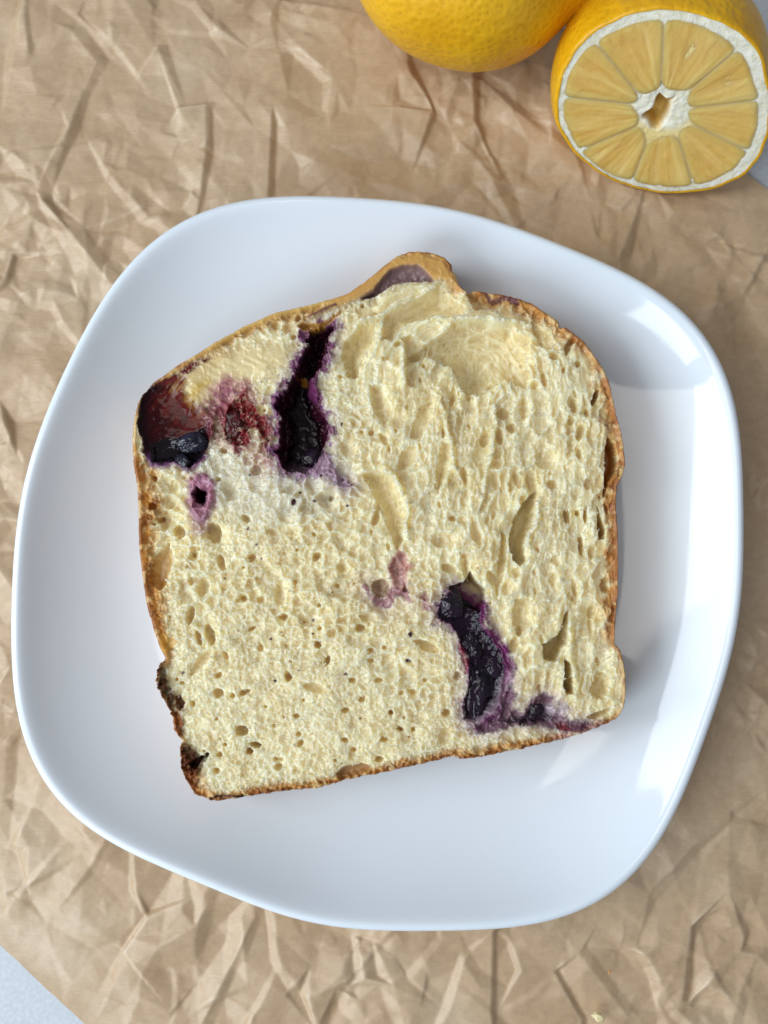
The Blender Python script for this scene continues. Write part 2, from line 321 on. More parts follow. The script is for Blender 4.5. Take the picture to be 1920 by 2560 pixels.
    # short pleats, steep on one flank, and pinched points
    for _ in range(130):
        c = np.array([rs.uniform(-15, 15), rs.uniform(-17, 19)]); a = rs.normal(1.15, .7); L_ = rs.uniform(.5, 2.0); hgt = rs.uniform(.03, .09); fl = rs.choice([-1, 1]); bend = rs.uniform(-.25, .25)
        cu, cv = c @ ed, c @ nd; R_ = L_ + .8
        i0, i1 = np.searchsorted(us, [cu - R_, cu + R_]); j0, j1 = np.searchsorted(vs, [cv - R_, cv + R_])
        if i1 <= i0 or j1 <= j0: continue
        x = X[j0:j1, i0:i1] - c[0]; y = Y[j0:j1, i0:i1] - c[1]; p = x * math.cos(a) + y * math.sin(a); q = (-x * math.sin(a) + y * math.cos(a) - bend * p * p / L_) * fl
        wd = 1 - np.clip(np.abs(p) / L_, 0, 1) ** 1.5; k = np.where(q > 0, 1 - q / (.10 + .05 * wd), 1 + q / (.25 + .45 * wd))
        H[j0:j1, i0:i1] += hgt * np.clip(k, 0, 1) * wd
    # soften folds very slightly
    def blur(A):
        P = np.pad(A, 1, mode='edge'); return (P[1:-1, 1:-1] * 4 + P[:-2, 1:-1] + P[2:, 1:-1] + P[1:-1, :-2] + P[1:-1, 2:]) / 8
    Hb = blur(H)
    far = Hb
    for _ in range(14): far = blur(far)
    wear = np.clip((Hb - far) * 24 - 0.10, 0, 0.75) * (0.4 + 0.9 * np.clip(fbm(X, Y, .5, 77) + .5, 0, 1)); wear = blur(blur(wear))
    H = Hb + 0.0025 * fbm(X, Y, .2, 41)
    rp = np.hypot(X - PLATE_C[0], Y - PLATE_C[1])
    H = H * (0.45 + 0.55 * smooth(6.0, 8.6, rp)); H = np.where(rp < 7, np.minimum(H, .30), H)
    edge = np.minimum(Vv - c0, c1 - Vv)
    H = H * (0.25 + 0.75 * smooth(0, 2.2, edge)) + 0.03
    H = np.maximum(H, 0.02)
    Q = quads(len(us), nv); keep = lim.ravel()[Q].all(1); Q = Q[keep]
    used = np.unique(Q); mp = np.full(X.size, -1); mp[used] = np.arange(len(used))
    V = np.stack([X.ravel(), Y.ravel(), H.ravel()], -1)[used]
    o = mesh_np('wrapping_paper', V, mp[Q], M_PAPER, attrs={'wear': ('FLOAT', wear.ravel()[used])})
    tag(o, 'crumpled brown kraft paper sheet spread under the plate and lemons', 'paper')
    return o
build_paper()

# ------------------------------------------------------------------ plate
RIM_PX = [(900,490),(814,490),(678,495),(570,510),(488,534),(423,570),(347,635),(293,700),(233,787),(174,895),(136,981),(97,1076),(68,1184),(45,1293),(31,1406),(26,1505),(28,1596),(33,1686),(43,1776),(65,1870),(103,1941),(141,2001),(217,2066),(325,2128),(434,2185),(542,2229),(651,2269),(759,2302),(898,2323),(1054,2333),(1207,2324),(1330,2307),(1423,2289),(1490,2264),(1546,2224),(1607,2153),(1675,2052),(1730,1947),(1782,1792),(1823,1662),(1849,1512),(1860,1410),(1862,1296),(1857,1180),(1842,1049),(1827,975),(1798,887),(1738,806),(1652,738),(1537,669),(1400,606),(1279,563),(1136,526),(993,500)]
def build_plate():
    q = unproj(RIM_PX, 2.05) - PLATE_C; th = np.arctan2(q[:, 1], q[:, 0]); r = np.hypot(q[:, 0], q[:, 1])
    K = 11
    def basis(t): return np.stack([np.ones_like(t)] + [f(k * t) for k in range(1, K) for f in (np.cos, np.sin)], -1)
    B = basis(th); reg = np.diag([0.0] + [1e-4 * k ** 3 for k in range(1, K) for _ in (0, 1)])
    co = np.linalg.solve(B.T @ B + reg, B.T @ r)
    n = 256; t = np.linspace(0, 2 * np.pi, n, endpoint=False); Ro = basis(t) @ co; rm = Ro.mean()
    prof = [(0.02, .78), (.3, .78), (.5, .785), (.60, .80), (.66, .83), (.71, .90), (.76, 1.02), (.81, 1.20), (.86, 1.43), (.90, 1.66), (.93, 1.86), (.955, 2.05), (.972, 2.17), (.983, 2.20), (.992, 2.17), (.999, 2.08), (1.0, 1.98), (.995, 1.86), (.975, 1.68), (.93, 1.33), (.86, .93), (.76, .60), (.66, .47), (.62, .40), (.60, .34), (.57, .34), (.55, .44), (.3, .46), (.02, .46)]
    V = []
    for s, z in prof:
        k = smooth(0.35, 1.0, np.array(s)) if s < 1 else 1.0
        R = (rm * 0.985 * (1 - k) + Ro * k) * s
        V.append(np.stack([PLATE_C[0] + R * np.cos(t), PLATE_C[1] + R * np.sin(t), np.full(n, z)], -1))
    m = len(prof); V = np.concatenate(V)
    i = np.arange(n); Fq = np.concatenate([np.stack([a * n + i, a * n + (i + 1) % n, (a + 1) * n + (i + 1) % n, (a + 1) * n + i], -1) for a in range(m - 1)])
    o = mesh_np('plate', V, Fq[:, ::-1], M_PLATE)
    bm = bmesh.new(); bm.from_mesh(o.data); bm.verts.ensure_lookup_table()
    bm.faces.new([bm.verts[k] for k in range(n)]); bm.faces.new([bm.verts[(m - 1) * n + k] for k in range(n - 1, -1, -1)])
    bmesh.ops.recalc_face_normals(bm, faces=bm.faces); bm.to_mesh(o.data); bm.free()
    for p in o.data.polygons: p.use_smooth = True
    s = o.modifiers.new('round', 'SUBSURF'); s.levels = 1; s.render_levels = 2
    tag(o, 'glossy white rounded square plate with the slice of bread on it', 'plate')
build_plate()

# ------------------------------------------------------------------ lemons
def revolve(prof, n, wob=0, seed=1):
    """profile (r, h) about +z with slight unevenness; vertices, quads"""
    rs = np.random.RandomState(seed); ph = rs.rand(4) * 6.28; t = np.linspace(0, 2 * np.pi, n, endpoint=False); V = []
    for r, h in prof:
        rr = r * (1 + wob * (np.sin(2 * t + ph[0] + h * .3) + .6 * np.sin(3 * t + ph[1] - h * .5) + .4 * np.sin(5 * t + ph[2] + h)))
        V.append(np.stack([rr * np.cos(t), rr * np.sin(t), np.full(n, h)], -1))
    V = np.concatenate(V); i = np.arange(n)
    Fq = np.concatenate([np.stack([a * n + i, a * n + (i + 1) % n, (a + 1) * n + (i + 1) % n, (a + 1) * n + i], -1) for a in range(len(prof) - 1)])
    return V, Fq
def frame(zaxis, up):
    z = np.array(zaxis, float); z /= np.linalg.norm(z); x = np.cross(up, z); x /= np.linalg.norm(x); y = np.cross(z, x)
    return np.stack([x, y, z], 1)
def lemon_profile(R, half, n=60):
    pr = []
    for k in range(n + 1):
        u = -1 + 2 * k / n; h = u * half
        body = R * max(0.0, 1 - abs(h / (half * 0.86)) ** 2.25) ** 0.55 if abs(h) < half * 0.86 else 0
        nip = 0.62 * R * 0.5 * math.exp(-((abs(h) - half * .80) / (half * .16)) ** 2) * (1 - smooth(.93, 1.0, np.array(abs(u))) * 0.97)
        pr.append((max(body, nip, 0.02), h))
    a = np.array(pr)
    for _ in range(3): a[1:-1, 0] = (a[:-2, 0] + 2 * a[1:-1, 0] + a[2:, 0]) / 4
    return [tuple(p) for p in a]
def whole_lemon():
    R = 2.85; c = np.array([*unproj([(1170, -118)], 3.05)[0], 3.08]); ax = np.array([.955, -.29, .02])
    V, Fq = revolve(lemon_profile(R, 3.75), 96, .008, 3); Fr = frame(ax, (0, 0, 1))
    o = mesh_np('lemon', V @ Fr.T + c, Fq, M_PEEL)
    tag(o, 'whole uncut yellow lemon lying on the brown paper beside the cut half', 'lemon')
whole_lemon()

def half_lemon():
    el = math.radians(31); nrm = np.array([-.10, -math.cos(el), math.sin(el)]); nrm /= np.linalg.norm(nrm)
    R = 2.76
    d = ray((1653, 258)); zc = 2.75; tpar = (zc - CAM[2]) / d[2]; C = CAM + d * tpar
    Fr = frame(nrm, (0, 0, 1))                          # local x right, y up along the face, z out of the face
    root = empty('half_lemon', C); root.location = Vector(C) * CM
    tag(root, 'halved lemon with its juicy cut face turned to the plate', 'lemon')
    def place(P): return np.asarray(P) @ Fr.T + C
    def onface(px):
        out = []
        for p in px:
            dd = ray(p); t = ((C - CAM) @ nrm) / (dd @ nrm); q = CAM + dd * t - C; out.append((q @ Fr[:, 0], q @ Fr[:, 1]))
        return np.array(out)
    # traced outline of the cut
    rim = onface([(1385,280),(1390,235),(1402,180),(1420,140),(1450,100),(1490,68),(1540,40),(1600,22),(1660,15),(1720,22),(1780,38),(1835,62),(1880,98),(1910,150),(1925,210),(1930,270),(1926,320),(1908,380),(1866,436),(1800,470),(1735,482),(1665,483),(1600,474),(1545,457),(1490,428),(1450,396),(1410,350),(1392,315)])
    th = np.arctan2(rim[:, 1], rim[:, 0]); r = np.hypot(rim[:, 0], rim[:, 1]); o_ = np.argsort(th); n = 144
    t = np.linspace(-np.pi, np.pi, n, endpoint=False)
    Rr = np.interp(t, th[o_], r[o_], period=2 * np.pi)
    for _ in range(6): Rr = (np.roll(Rr, 1) + 2 * Rr + np.roll(Rr, -1)) / 4
    rs = np.random.RandomState(4)
    Rr = Rr * (1 + 0.006 * np.interp(t, np.linspace(-np.pi, np.pi, 60), rs.randn(60)))
    ct, sn = np.cos(t), np.sin(t)
    def ring(scale, z, round_=0.0):
        q = Rr * (1 - round_) + Rr.mean() * round_
        return np.stack([q * scale * ct, q * scale * sn, np.full(n, z)], -1)
    # peel: outer skin and the thin yellow cut edge
    prof = [(.965, .01, 0), (.975, .014, 0), (.99, .006, 0), (1.0, -.03, 0), (1.012, -.18, .1), (1.03, -.5, .3), (1.045, -1.0, .6), (1.03, -1.6, .8), (.97, -2.2, 1), (.86, -2.8, 1), (.70, -3.3, 1), (.50, -3.7, 1), (.33, -3.95, 1), (.24, -4.15, 1), (.18, -4.4, 1), (.08, -4.52, 1), (.005, -4.54, 1)]
    V = np.concatenate([ring(*p) for p in prof]); i = np.arange(n); m = len(prof)
    Fq = np.concatenate([np.stack([a * n + i, (a + 1) * n + i, (a + 1) * n + (i + 1) % n, a * n + (i + 1) % n], -1) for a in range(m - 1)])
    pe = mesh_np('peel', place(V), Fq, M_PEEL, root); pe.modifiers.new('round', 'SUBSURF').render_levels = 1
    # pith disc with fibrous relief, recessed towards a hollow core
    nr = 70; rr = np.linspace(0.0, .968, nr); V = []
    hole = onface(zz(1340 + 28, 23, 3.15, [(885,655),(850,700),(830,770),(780,800),(740,830),(745,870),(790,890),(815,945),(860,960),(920,920),(945,880),(970,830),(985,730),(1030,680),(940,700)]))
    for s in rr:
        P = np.stack([Rr * s * ct, Rr * s * sn], -1); sd = polysd(P[:, 0], P[:, 1], hole)
        qm = 1 - .9 * smooth(.22, .32, np.array(s)) * smooth(.88, .80, np.array(s)); z = -.006 - 0.55 * smooth(0, .16, sd) + qm * (.03 * fbm(P[:, 0], P[:, 1], .12, 8) + .02 * fbm(P[:, 0], P[:, 1], .4, 9))
        V.append(np.stack([P[:, 0], P[:, 1], z], -1))
    V = np.concatenate(V); Fq = np.concatenate([np.stack([a * n + i, a * n + (i + 1) % n, (a + 1) * n + (i + 1) % n, (a + 1) * n + i], -1) for a in range(nr - 1)])
    hm = smooth(-.01, .10, polysd(V[:, 0], V[:, 1], hole) + .05 * fbm(V[:, 0], V[:, 1], .15, 18))
    rel = np.hypot(V[:, 0], V[:, 1]) / np.interp(np.arctan2(V[:, 1], V[:, 0]), t, Rr, period=2 * np.pi)
    mem = (smooth(.22, .34, rel) * smooth(.86, .76, rel))[:, None]
    tn = (np.array([.94, .92, .82]) * (1 - mem) + np.array([.95, .76, .34]) * mem) * (1 - hm)[:, None] + np.array([.72, .46, .12]) * hm[:, None]
    mesh_np('pith', place(V), Fq, M_PITH, root, attrs={'tint': ('FLOAT_COLOR', np.concatenate([tn, np.ones((len(V), 1))], 1))})
    # pulp segments between the membranes
    cx, cy = onface(zz(1340, 0, 2.86, [(900, 800)]))[0]
    outer = onface(zz(1340, 0, 2.86, [(445,320),(915,170),(1400,385),(1605,715),(1480,1065),(1110,1285),(700,1265),(368,1050),(185,690)]))
    inner = onface(zz(1340, 0, 2.86, [(745,690),(895,640),(1085,660),(1075,775),(1100,880),(1005,945),(795,1010),(755,890),(705,745)]))
    ip = 9
    for k in range(ip):
        a0, a1 = outer[k], outer[(k + 1) % ip]; b0, b1 = inner[k], inner[(k + 1) % ip]
        m_ = 22; poly = []
        th0 = math.atan2(a0[1] - cy, a0[0] - cx); th1 = math.atan2(a1[1] - cy, a1[0] - cx)
        if th1 > th0: th1 -= 2 * math.pi
        for j in range(m_ + 1):                                    # outer arc follows the rind
            a = th0 + (th1 - th0) * j / m_
            p = np.array([math.cos(a), math.sin(a)]); tt = math.atan2(cy + 2.2 * p[1], cx + 2.2 * p[0])
            Rl = np.interp(tt, t, Rr, period=2 * np.pi) * (0.895 - .04 * math.cos(a - .9) + .010 * math.sin(a * 5))
            B = 2 * (cx * p[0] + cy * p[1]); Cq = cx * cx + cy * cy - Rl * Rl
            poly.append(np.array([cx, cy]) + p * (-B + math.sqrt(B * B - 4 * Cq)) / 2)
        ring_ = np.array([b0 + (poly[0] - b0) * u for u in np.linspace(0, 1, 16)[:-1]] + poly + [b1 + (poly[-1] - b1) * u for u in np.linspace(1, 0, 16)[1:]] + [b1 + (b0 - b1) * u for u in np.linspace(0, 1, 5)[1:-1]])
        area_c = ring_.mean(0)
        for _ in range(4): ring_ = (np.roll(ring_, 1, 0) + 2 * ring_ + np.roll(ring_, -1, 0)) / 4
        # grid fill of the wedge
        x0, y0 = ring_.min(0) - .05; x1, y1 = ring_.max(0) + .05; st = .028
        gx, gy = np.meshgrid(np.arange(x0, x1, st), np.arange(y0, y1, st)); sd = polysd(gx, gy, ring_) + .010
        ang = np.arctan2(gy - cy, gx - cx); rad = np.hypot(gx - cx, gy - cy)
        fib = vnoise(ang * 14 + vnoise(gx, gy, .5, 60 + k) * 1.5, rad * .55, 1, 50 + k) + .5 * vnoise(ang * 32, rad * .8, 1, 70 + k)
        f1, f2, idv = worley(ang * 11 + 3 * k + .4 * vnoise(gx, gy, .3, 7), rad * 1.25, 1.0, 110 + k)
        z = .004 + .022 * smooth(0, .12, sd) + (.005 * fib + .026 * np.sqrt(np.clip(1 - f1, 0, 1)) * (.4 + idv) - .02 - .02 * smooth(.1, .5, sd) + .010 * fbm(gx, gy, .18, 90 + k)) * smooth(.01, .16, sd)
        z = np.where(sd < 0, -.004, z)
        ves = smooth(.10, .0, f2 - f1) * (idv > .45)
        tint = np.empty(gx.shape + (3,)); base = np.array([.86, .61, .22]); pale = np.array([.95, .80, .42]); deep = np.array([.72, .43, .09])
        q = np.clip(.75 * fib + .6, 0, 1)[..., None]; tint[:] = deep * (1 - q) + base * q
        tint = tint + (pale - tint) * (.22 * smooth(.30, .6, fib) * smooth(.05, .2, sd))[..., None]
        tint = tint + (pale - tint) * (.9 * smooth(.032, .006, sd))[..., None]
        nx, ny = gx.shape[1], gx.shape[0]; Q = quads(nx, ny); keep = (sd.ravel()[Q] > -.012).all(1); Q = Q[keep]
        used = np.unique(Q); mp = np.full(gx.size, -1); mp[used] = np.arange(len(used))
        mesh_np('segment', place(np.stack([gx.ravel(), gy.ravel(), z.ravel()], -1)[used]), mp[Q], M_PULP, root,
                attrs={'tint': ('FLOAT_COLOR', np.concatenate([tint.reshape(-1, 3)[used], np.ones((len(used), 1))], 1))})
half_lemon()
print('paper, plate, lemons', round(time.time() - T0, 1))

# ------------------------------------------------------------------ the slice of bread
ZTOP = 2.86
OUT = [(332,1043),(342,1005),(353,985),(376,958),(439,912),(511,870),(553,843),(604,815),(680,781),(764,760),(827,743),(870,730),(902,707),(931,683),(960,658),(989,636),(1018,626),(1047,624),(1083,629),(1112,640),(1130,660),(1129,674),(1141,685),(1147,705),(1156,718),(1206,725),(1264,734),(1300,744),(1330,754),(1379,787),(1417,816),(1461,850),(1490,889),(1514,927),(1528,966),(1540,1020),(1551,1066),(1560,1112),(1565,1158),(1556,1190),(1544,1212),(1541,1260),(1545,1322),(1547,1386),(1547,1475),(1540,1549),(1537,1609),(1551,1624),(1559,1654),(1565,1691),(1567,1729),(1562,1766),(1547,1796),(1524,1811),(1487,1824),(1449,1839),(1412,1850),(1356,1862),(1291,1877),(1204,1895),(1152,1900),(1134,1893),(1074,1908),(1008,1922),(937,1938),(857,1953),(797,1972),(698,1981),(618,1993),(539,2006),(519,2003),(483,1986),(467,1956),(455,1937),(449,1905),(447,1869),(455,1851),(443,1841),(430,1821),(430,1793),(418,1773),(406,1746),(390,1722),(388,1698),(394,1658),(406,1652),(410,1646),(396,1618),(380,1571),(366,1519),(356,1459),(346,1380),(344,1330),(343,1278),(342,1227),(331,1162),(328,1097)]
def build_bread():
    t0 = time.time()
    st = 1.9
    xs = np.arange(312, 1586, st); ys = np.arange(606, 2028, st); X, Y = np.meshgrid(xs, ys); X = X.astype(float)
    cx_, cy_ = X[::2, ::2], Y[::2, ::2]
    sdc = polysd(cx_, cy_, OUT); sd = np.repeat(np.repeat(sdc, 2, 0), 2, 1)[:X.shape[0], :X.shape[1]]
    P = np.pad(sd, 1, mode='edge'); sd = (P[1:-1, 1:-1] * 2 + P[:-2, 1:-1] + P[2:, 1:-1] + P[1:-1, :-2] + P[1:-1, 2:]) / 6
    print('sd', round(time.time() - t0, 1))
    rough_edge = 3.0 * vnoise(X, Y, 12, 501) + 2.0 * vnoise(X, Y, 5, 502)
    d = sd + rough_edge * .5
    WX = X + 9 * vnoise(X, Y, 42, 1) + 5 * vnoise(X, Y, 17, 2); WY = Y + 9 * vnoise(X, Y, 42, 3) + 5 * vnoise(X, Y, 17, 4)
    N1 = fbm(X, Y, 26, 11, 4, .6); N2 = fbm(X, Y, 9, 15, 3, .6); NB = fbm(X, Y, 120, 19, 3)
    def psd(poly, pad=60, warp=1.0):
        """signed distance to a traced patch with a ragged edge, only near it"""
        poly = np.asarray(poly, float); r = np.full(X.shape, -200.0)
        i0 = max(int((poly[:, 0].min() - pad - xs[0]) / st), 0); i1 = min(int((poly[:, 0].max() + pad - xs[0]) / st) + 1, len(xs))
        j0 = max(int((poly[:, 1].min() - pad - ys[0]) / st), 0); j1 = min(int((poly[:, 1].max() + pad - ys[0]) / st) + 1, len(ys))
        s = (slice(j0, j1), slice(i0, i1))
        r[s] = polysd(X[s] + warp * .6 * (WX[s] - X[s]), Y[s] + warp * .6 * (WY[s] - Y[s]), poly) + warp * 4 * N2[s]
        return r
    def blob(cx, cy, rx, ry, ang=0, warp=1.0):
        """1 at the middle, 0 at the rim of an uneven ellipse"""
        a = math.radians(ang); r = np.full(X.shape, -1.0); R = max(rx, ry) * 1.6 + 4
        i0 = max(int((cx - R - xs[0]) / st), 0); i1 = min(int((cx + R - xs[0]) / st) + 1, len(xs)); j0 = max(int((cy - R - ys[0]) / st), 0); j1 = min(int((cy + R - ys[0]) / st) + 1, len(ys))
        s = (slice(j0, j1), slice(i0, i1)); u = X[s] + warp * .45 * (WX[s] - X[s]) - cx; v = Y[s] + warp * .45 * (WY[s] - Y[s]) - cy
        p = u * math.cos(a) - v * math.sin(a); q = u * math.sin(a) + v * math.cos(a)
        r[s] = 1 - np.sqrt((p / rx) ** 2 + (q / ry) ** 2) + warp * (.22 * N1[s] + .16 * N2[s])
        return r
    A = lambda pts: zz(330, 820, 2.765, pts)
    Bq = lambda pts: zz(1060, 1380, 3.607, pts)
    Cq = lambda pts: zz(700, 600, 2.765, pts)
    Dq = lambda pts: zz(370, 1600, 5.267, pts)
    Eq = lambda pts: zz(880, 1340, 8.295, pts)
    Gq = lambda pts: zz(800, 580, 2.0738, pts)

    # ---- crumb relief: bubbles of several sizes
    foam = smooth(0, 60, psd([(400,1110),(560,1170),(700,1180),(860,1190),(930,1260),(900,1340),(760,1330),(600,1330),(460,1420),(390,1330)], 90))
    smth = smooth(-22, 26, psd(A([(330,330),(550,175),(760,130),(1000,100),(1110,150),(1080,260),(900,320),(760,380),(600,480),(400,560),(330,440)])))
    fine = smooth(0, 120, psd([(380,1640),(700,1560),(1020,1640),(1080,1960),(430,2060)], 150))
    vert = smooth(-40, 80, psd([(1010,880),(1300,830),(1560,900),(1590,1820),(1300,1760),(1190,1450),(930,1400),(900,1150)], 120))
    H = .05 * NB + .05 * fbm(X, Y, 70, 23, 2)
    pale = np.zeros(X.shape)
    def bubbles(x, y, size, seed, lo, depth, wall=.75):
        f1, f2, idv = worley(x, y, size, seed); e = np.clip((f2 - f1) / wall, 0, 1)
        return -(np.sqrt(1 - (1 - e) ** 2) * .8 + .2 * e) * depth * np.clip((idv - lo) / (1 - lo), 0, 1) ** .8, e
    tilt = .10; UX = WX + tilt * (WY - 1300); UY = WY
    R1 = np.clip(.5 + 1.1 * fbm(X, Y, 85, 71, 2), 0, 1)
    # the dough was rolled: round this centre the cells are drawn out along arcs, below it along long downward folds
    sr = np.hypot(WX - 1180, (WY - 960) * 1.05); sth = np.arctan2(WY - 960, WX - 1180) * 170
    swirl = smooth(60, 110, sr) * smooth(330, 270, sr) * smooth(1010, 930, Y) * smooth(24, 60, sd)
    def layer(size, seed, lo, depth, wall, warp):
        wx = WX + warp * vnoise(X, Y, size * .45, seed + 5); wy = WY + warp * vnoise(X, Y, size * .45, seed + 6)
        ha, ea = bubbles(wx, wy, size, seed, lo, depth, wall)
        hb, eb = bubbles((wx + tilt * (Y - 1300)) * 1.12, wy * .50, size, seed + 3, lo, depth, wall)
        hs, es = bubbles(sr * 1.15 + warp * vnoise(X, Y, size, seed + 8), sth * .42, size, seed + 9, lo, depth, wall)
        h_, e_ = ha * (1 - vert) + hb * vert, ea * (1 - vert) + eb * vert
        return h_ * (1 - swirl) + hs * swirl, e_ * (1 - swirl) + es * swirl
    edge_w = 8 + 7 * smooth(1000, 900, Y) + 14 * smooth(470, 380, X)
    flat = (1 - .82 * smth) * (.25 + .75 * smooth(.3, 1.1, sd / edge_w))
    hA, eA = layer(44, 201, .50, .36, .8, 8); hB, eB = layer(29, 211, -.30, .22, .9, 8); hC, eC = layer(13, 221, -.4, .085, .95, 3.5); hD, eD = layer(6.5, 231, -.2, .030, .95, 1.2)
    hA = hA * (.55 + .6 * foam) * (1 - .8 * fine); aB = (.35 + .65 * R1) * (1 - .45 * fine) * (1 + .25 * foam); aC = (.55 + .45 * (1 - R1)) * (1 - .35 * foam)
    inA = smooth(0, .16, -hA); inB = smooth(.04, .16, -hB)
    H = H + .022 * smth * vnoise((X + Y * .5) * .25, (Y - X * .5), 9, 355); H = H + flat * (hA + hB * aB * (1 - .6 * inA) + hC * aC * (1 - .6 * inA) * (1 - .45 * inB) + hD * .7 * (1 - .5 * inA)) + flat * (.004 * N2 + .02 * N1)
    strand = vnoise((X + tilt * (Y - 1300)), Y * .10, 11, 371) + .6 * vnoise(X + tilt * (Y - 1300), Y * .13, 5.5, 375)
    H = H + flat * vert * (1 - swirl) * .045 * strand * smooth(-.2, .3, fbm(X, Y, 110, 377, 2)) + flat * swirl * .06 * vnoise(sr, sth * .10, 9, 379)
    pale = np.clip(np.maximum(smooth(.40, .03, eB) * (.4 + .6 * aB), .8 * smooth(.40, .03, eC) * aC), 0, 1) * flat
    print('foam', round(time.time() - t0, 1))

    # ---- larger holes: centre, radii, tilt, depth (cm)
    HOL = [(1260,1033,20,17,0,.28),(1369,1149,31,29,0,.26),(1109,884,20,12,-10,.2),(1282,1067,15,13,0,.22),(1041,889,24,13,15,.24),(1335,1216,17,40,10,.30),(1492,990,8,24,-22,.5),(1421,1289,9,18,12,.35),(1447,1283,7,9,0,.3),(1454,1363,8,29,4,.35),(1466,1285,5,20,0,.3),(1382,1210,14,14,0,.28),(1515,1464,13,20,-5,.4),(1393,1404,12,16,20,.2),
        (1350,855,20,10,-20,.22),(1386,889,13,12,0,.25),(1408,811,12,11,0,.22),(1424,864,10,22,-35,.3),(1446,908,10,9,0,.25),(993,1043,28,27,0,.2),(1017,1144,19,36,-35,.28),(1109,1347,38,20,0,.2),(1133,1294,11,10,0,.25),(505,1465,18,25,-10,.32),(698,1483,14,36,0,.26),(706,1543,15,10,0,.28),(551,1403,9,21,12,.3),(523,1586,13,30,12,.32),(493,1594,8,20,12,.3),(475,1539,10,28,-15,.3),
        (535,1334,20,26,20,.4),(447,1328,18,17,0,.32),(795,1612,11,11,0,.3),(817,1652,8,14,-25,.3),(628,1572,13,6,30,.25),(545,1734,13,12,0,.3),(610,1730,19,9,25,.28),(790,1722,34,12,-15,.18),(861,1777,12,9,0,.25),(604,1829,19,14,0,.42),(638,1865,15,8,0,.4),(622,1881,9,8,0,.35),(500,1658,40,11,50,.2),(1069,1617,36,13,-22,.3),(1503,1717,24,42,-12,.4),(1499,1786,30,8,20,.3),(1117,1782,12,12,0,.25),(978,1782,6,7,0,.3),(1000,1825,10,6,-30,.3),(1113,1843,18,25,-20,.18),
        (1104,1352,22,16,0,.2),(1269,1469,14,25,-20,.2),(1292,1432,13,16,0,.2),(824,1243,11,11,0,.35),(640,1175,15,13,0,.25),(576,1230,22,26,0,.22),(680,1330,17,12,0,.2),(410,1300,14,30,-10,.25),(430,1215,16,20,0,.22),(760,1270,15,13,0,.2),(940,1290,11,30,-15,.3),(855,1420,16,13,0,.2),(920,1545,22,14,0,.18),(1240,1200,12,24,10,.2),(1190,1330,13,34,12,.2),(1250,1090,10,22,8,.22),(1160,1190,10,26,12,.2),(1450,1130,9,22,6,.2),(1470,1210,10,15,0,.2),(1440,1480,9,40,6,.25),(1480,1560,9,25,4,.2),(1430,1050,9,15,10,.2),(1340,960,11,13,0,.2),(1230,960,13,9,0,.2),
        (880,1700,12,8,0,.2),(720,1690,10,14,20,.2),(650,1620,10,13,0,.2),(740,1790,9,7,0,.2),(950,1700,14,8,0,.2),(1030,1730,14,8,-10,.2),(960,1850,10,7,0,.2),(860,1850,9,6,0,.2),(700,1900,9,7,0,.2),(540,1930,9,8,0,.2),(480,1760,7,9,0,.2),(560,1640,8,14,20,.2),(720,820,20,13,10,.18),(690,815,12,10,0,.16),(760,835,14,11,0,.16),(870,1120,20,24,0,.2),(905,900,10,14,0,.2)]
    hole = np.zeros(X.shape); rp = np.random.RandomState(77)
    for _ in range(230):
        px, py = rp.uniform(360, 1530), rp.uniform(720, 1930); r0 = 4 + 10 * rp.rand() ** 2.6; j, i = int((py - ys[0]) / st), int((px - xs[0]) / st)
        if sd[j, i] < 24 or smth[j, i] > .2: continue
        v = vert[j, i]; HOL.append((px, py, r0, r0 * (.75 + .3 * rp.rand() + v * (.6 + 1.2 * rp.rand())), rp.uniform(-18, 28) * (1 if v > .5 else 3), .10 + .013 * r0))
    for c in HOL:
        q = np.clip(blob(*c[:5]), 0, 1); b = np.sqrt(1 - (1 - q) ** 2) * smooth(0, .10, q)
        Hh = -c[5] * b + .02 * N2; k = smooth(0, .12, q)
        H = H * (1 - k * .6) - c[5] * 1.15 * b; hole = np.maximum(hole, k)
    def pit(poly, depth, wdt, keep=.3, warp=1.0, pad=60):
        nonlocal H, hole
        s = psd(poly, pad, warp); k = smooth(0, wdt * .35, s); b = np.sqrt(1 - (1 - np.clip(s / wdt, 0, 1)) ** 2)
        H = H * (1 - k * (1 - keep)) - depth * b; hole = np.maximum(hole, k); return s
    pit([(1089,840),(1138,811),(1220,804),(1282,811),(1326,850),(1330,918),(1321,966),(1263,946),(1210,985),(1157,980),(1128,918),(1070,889),(1017,889)], .66, 58, .55)
    pit([(964,783),(1031,744),(1099,710),(1166,763),(1166,787),(1089,792),(1017,807),(983,850),(954,836)], .6, 34, .4)
    pit([(858,850),(896,811),(940,802),(940,850),(906,889),(892,946),(863,937),(851,889)], .62, 34, .4)
    pit([(885,770),(940,755),(1000,720),(1010,735),(960,775),(900,800)], .12, 20, .3)
    pit([(906,1183),(945,1173),(983,1192),(1003,1255),(1012,1352),(993,1376),(949,1270),(921,1221)], .5, 30, .4)
    pit([(1341,1225),(1338,1290),(1318,1345),(1312,1400),(1304,1416),(1284,1392),(1276,1350),(1282,1300),(1310,1250)], 1.0, 15, .2)
    s_pk1 = pit([(380,1395),(420,1352),(431,1403),(416,1459),(400,1478),(372,1459)], .42, 20, .05, .6)
    s_cr = pit([(1520,1087),(1539,1106),(1549,1143),(1543,1177),(1524,1203),(1515,1236),(1509,1248),(1513,1162),(1515,1124)], .80, 12, .05, .3)
    s_cs = pit([(1494,1259),(1504,1289),(1517,1326),(1513,1348),(1498,1348),(1494,1311)], .6, 10, .05, .3)
    s_bh = pit([(1117,1469),(1160,1452),(1178,1424),(1191,1448),(1217,1474),(1215,1508),(1199,1530),(1160,1517)], .95, 10, .03, .6)
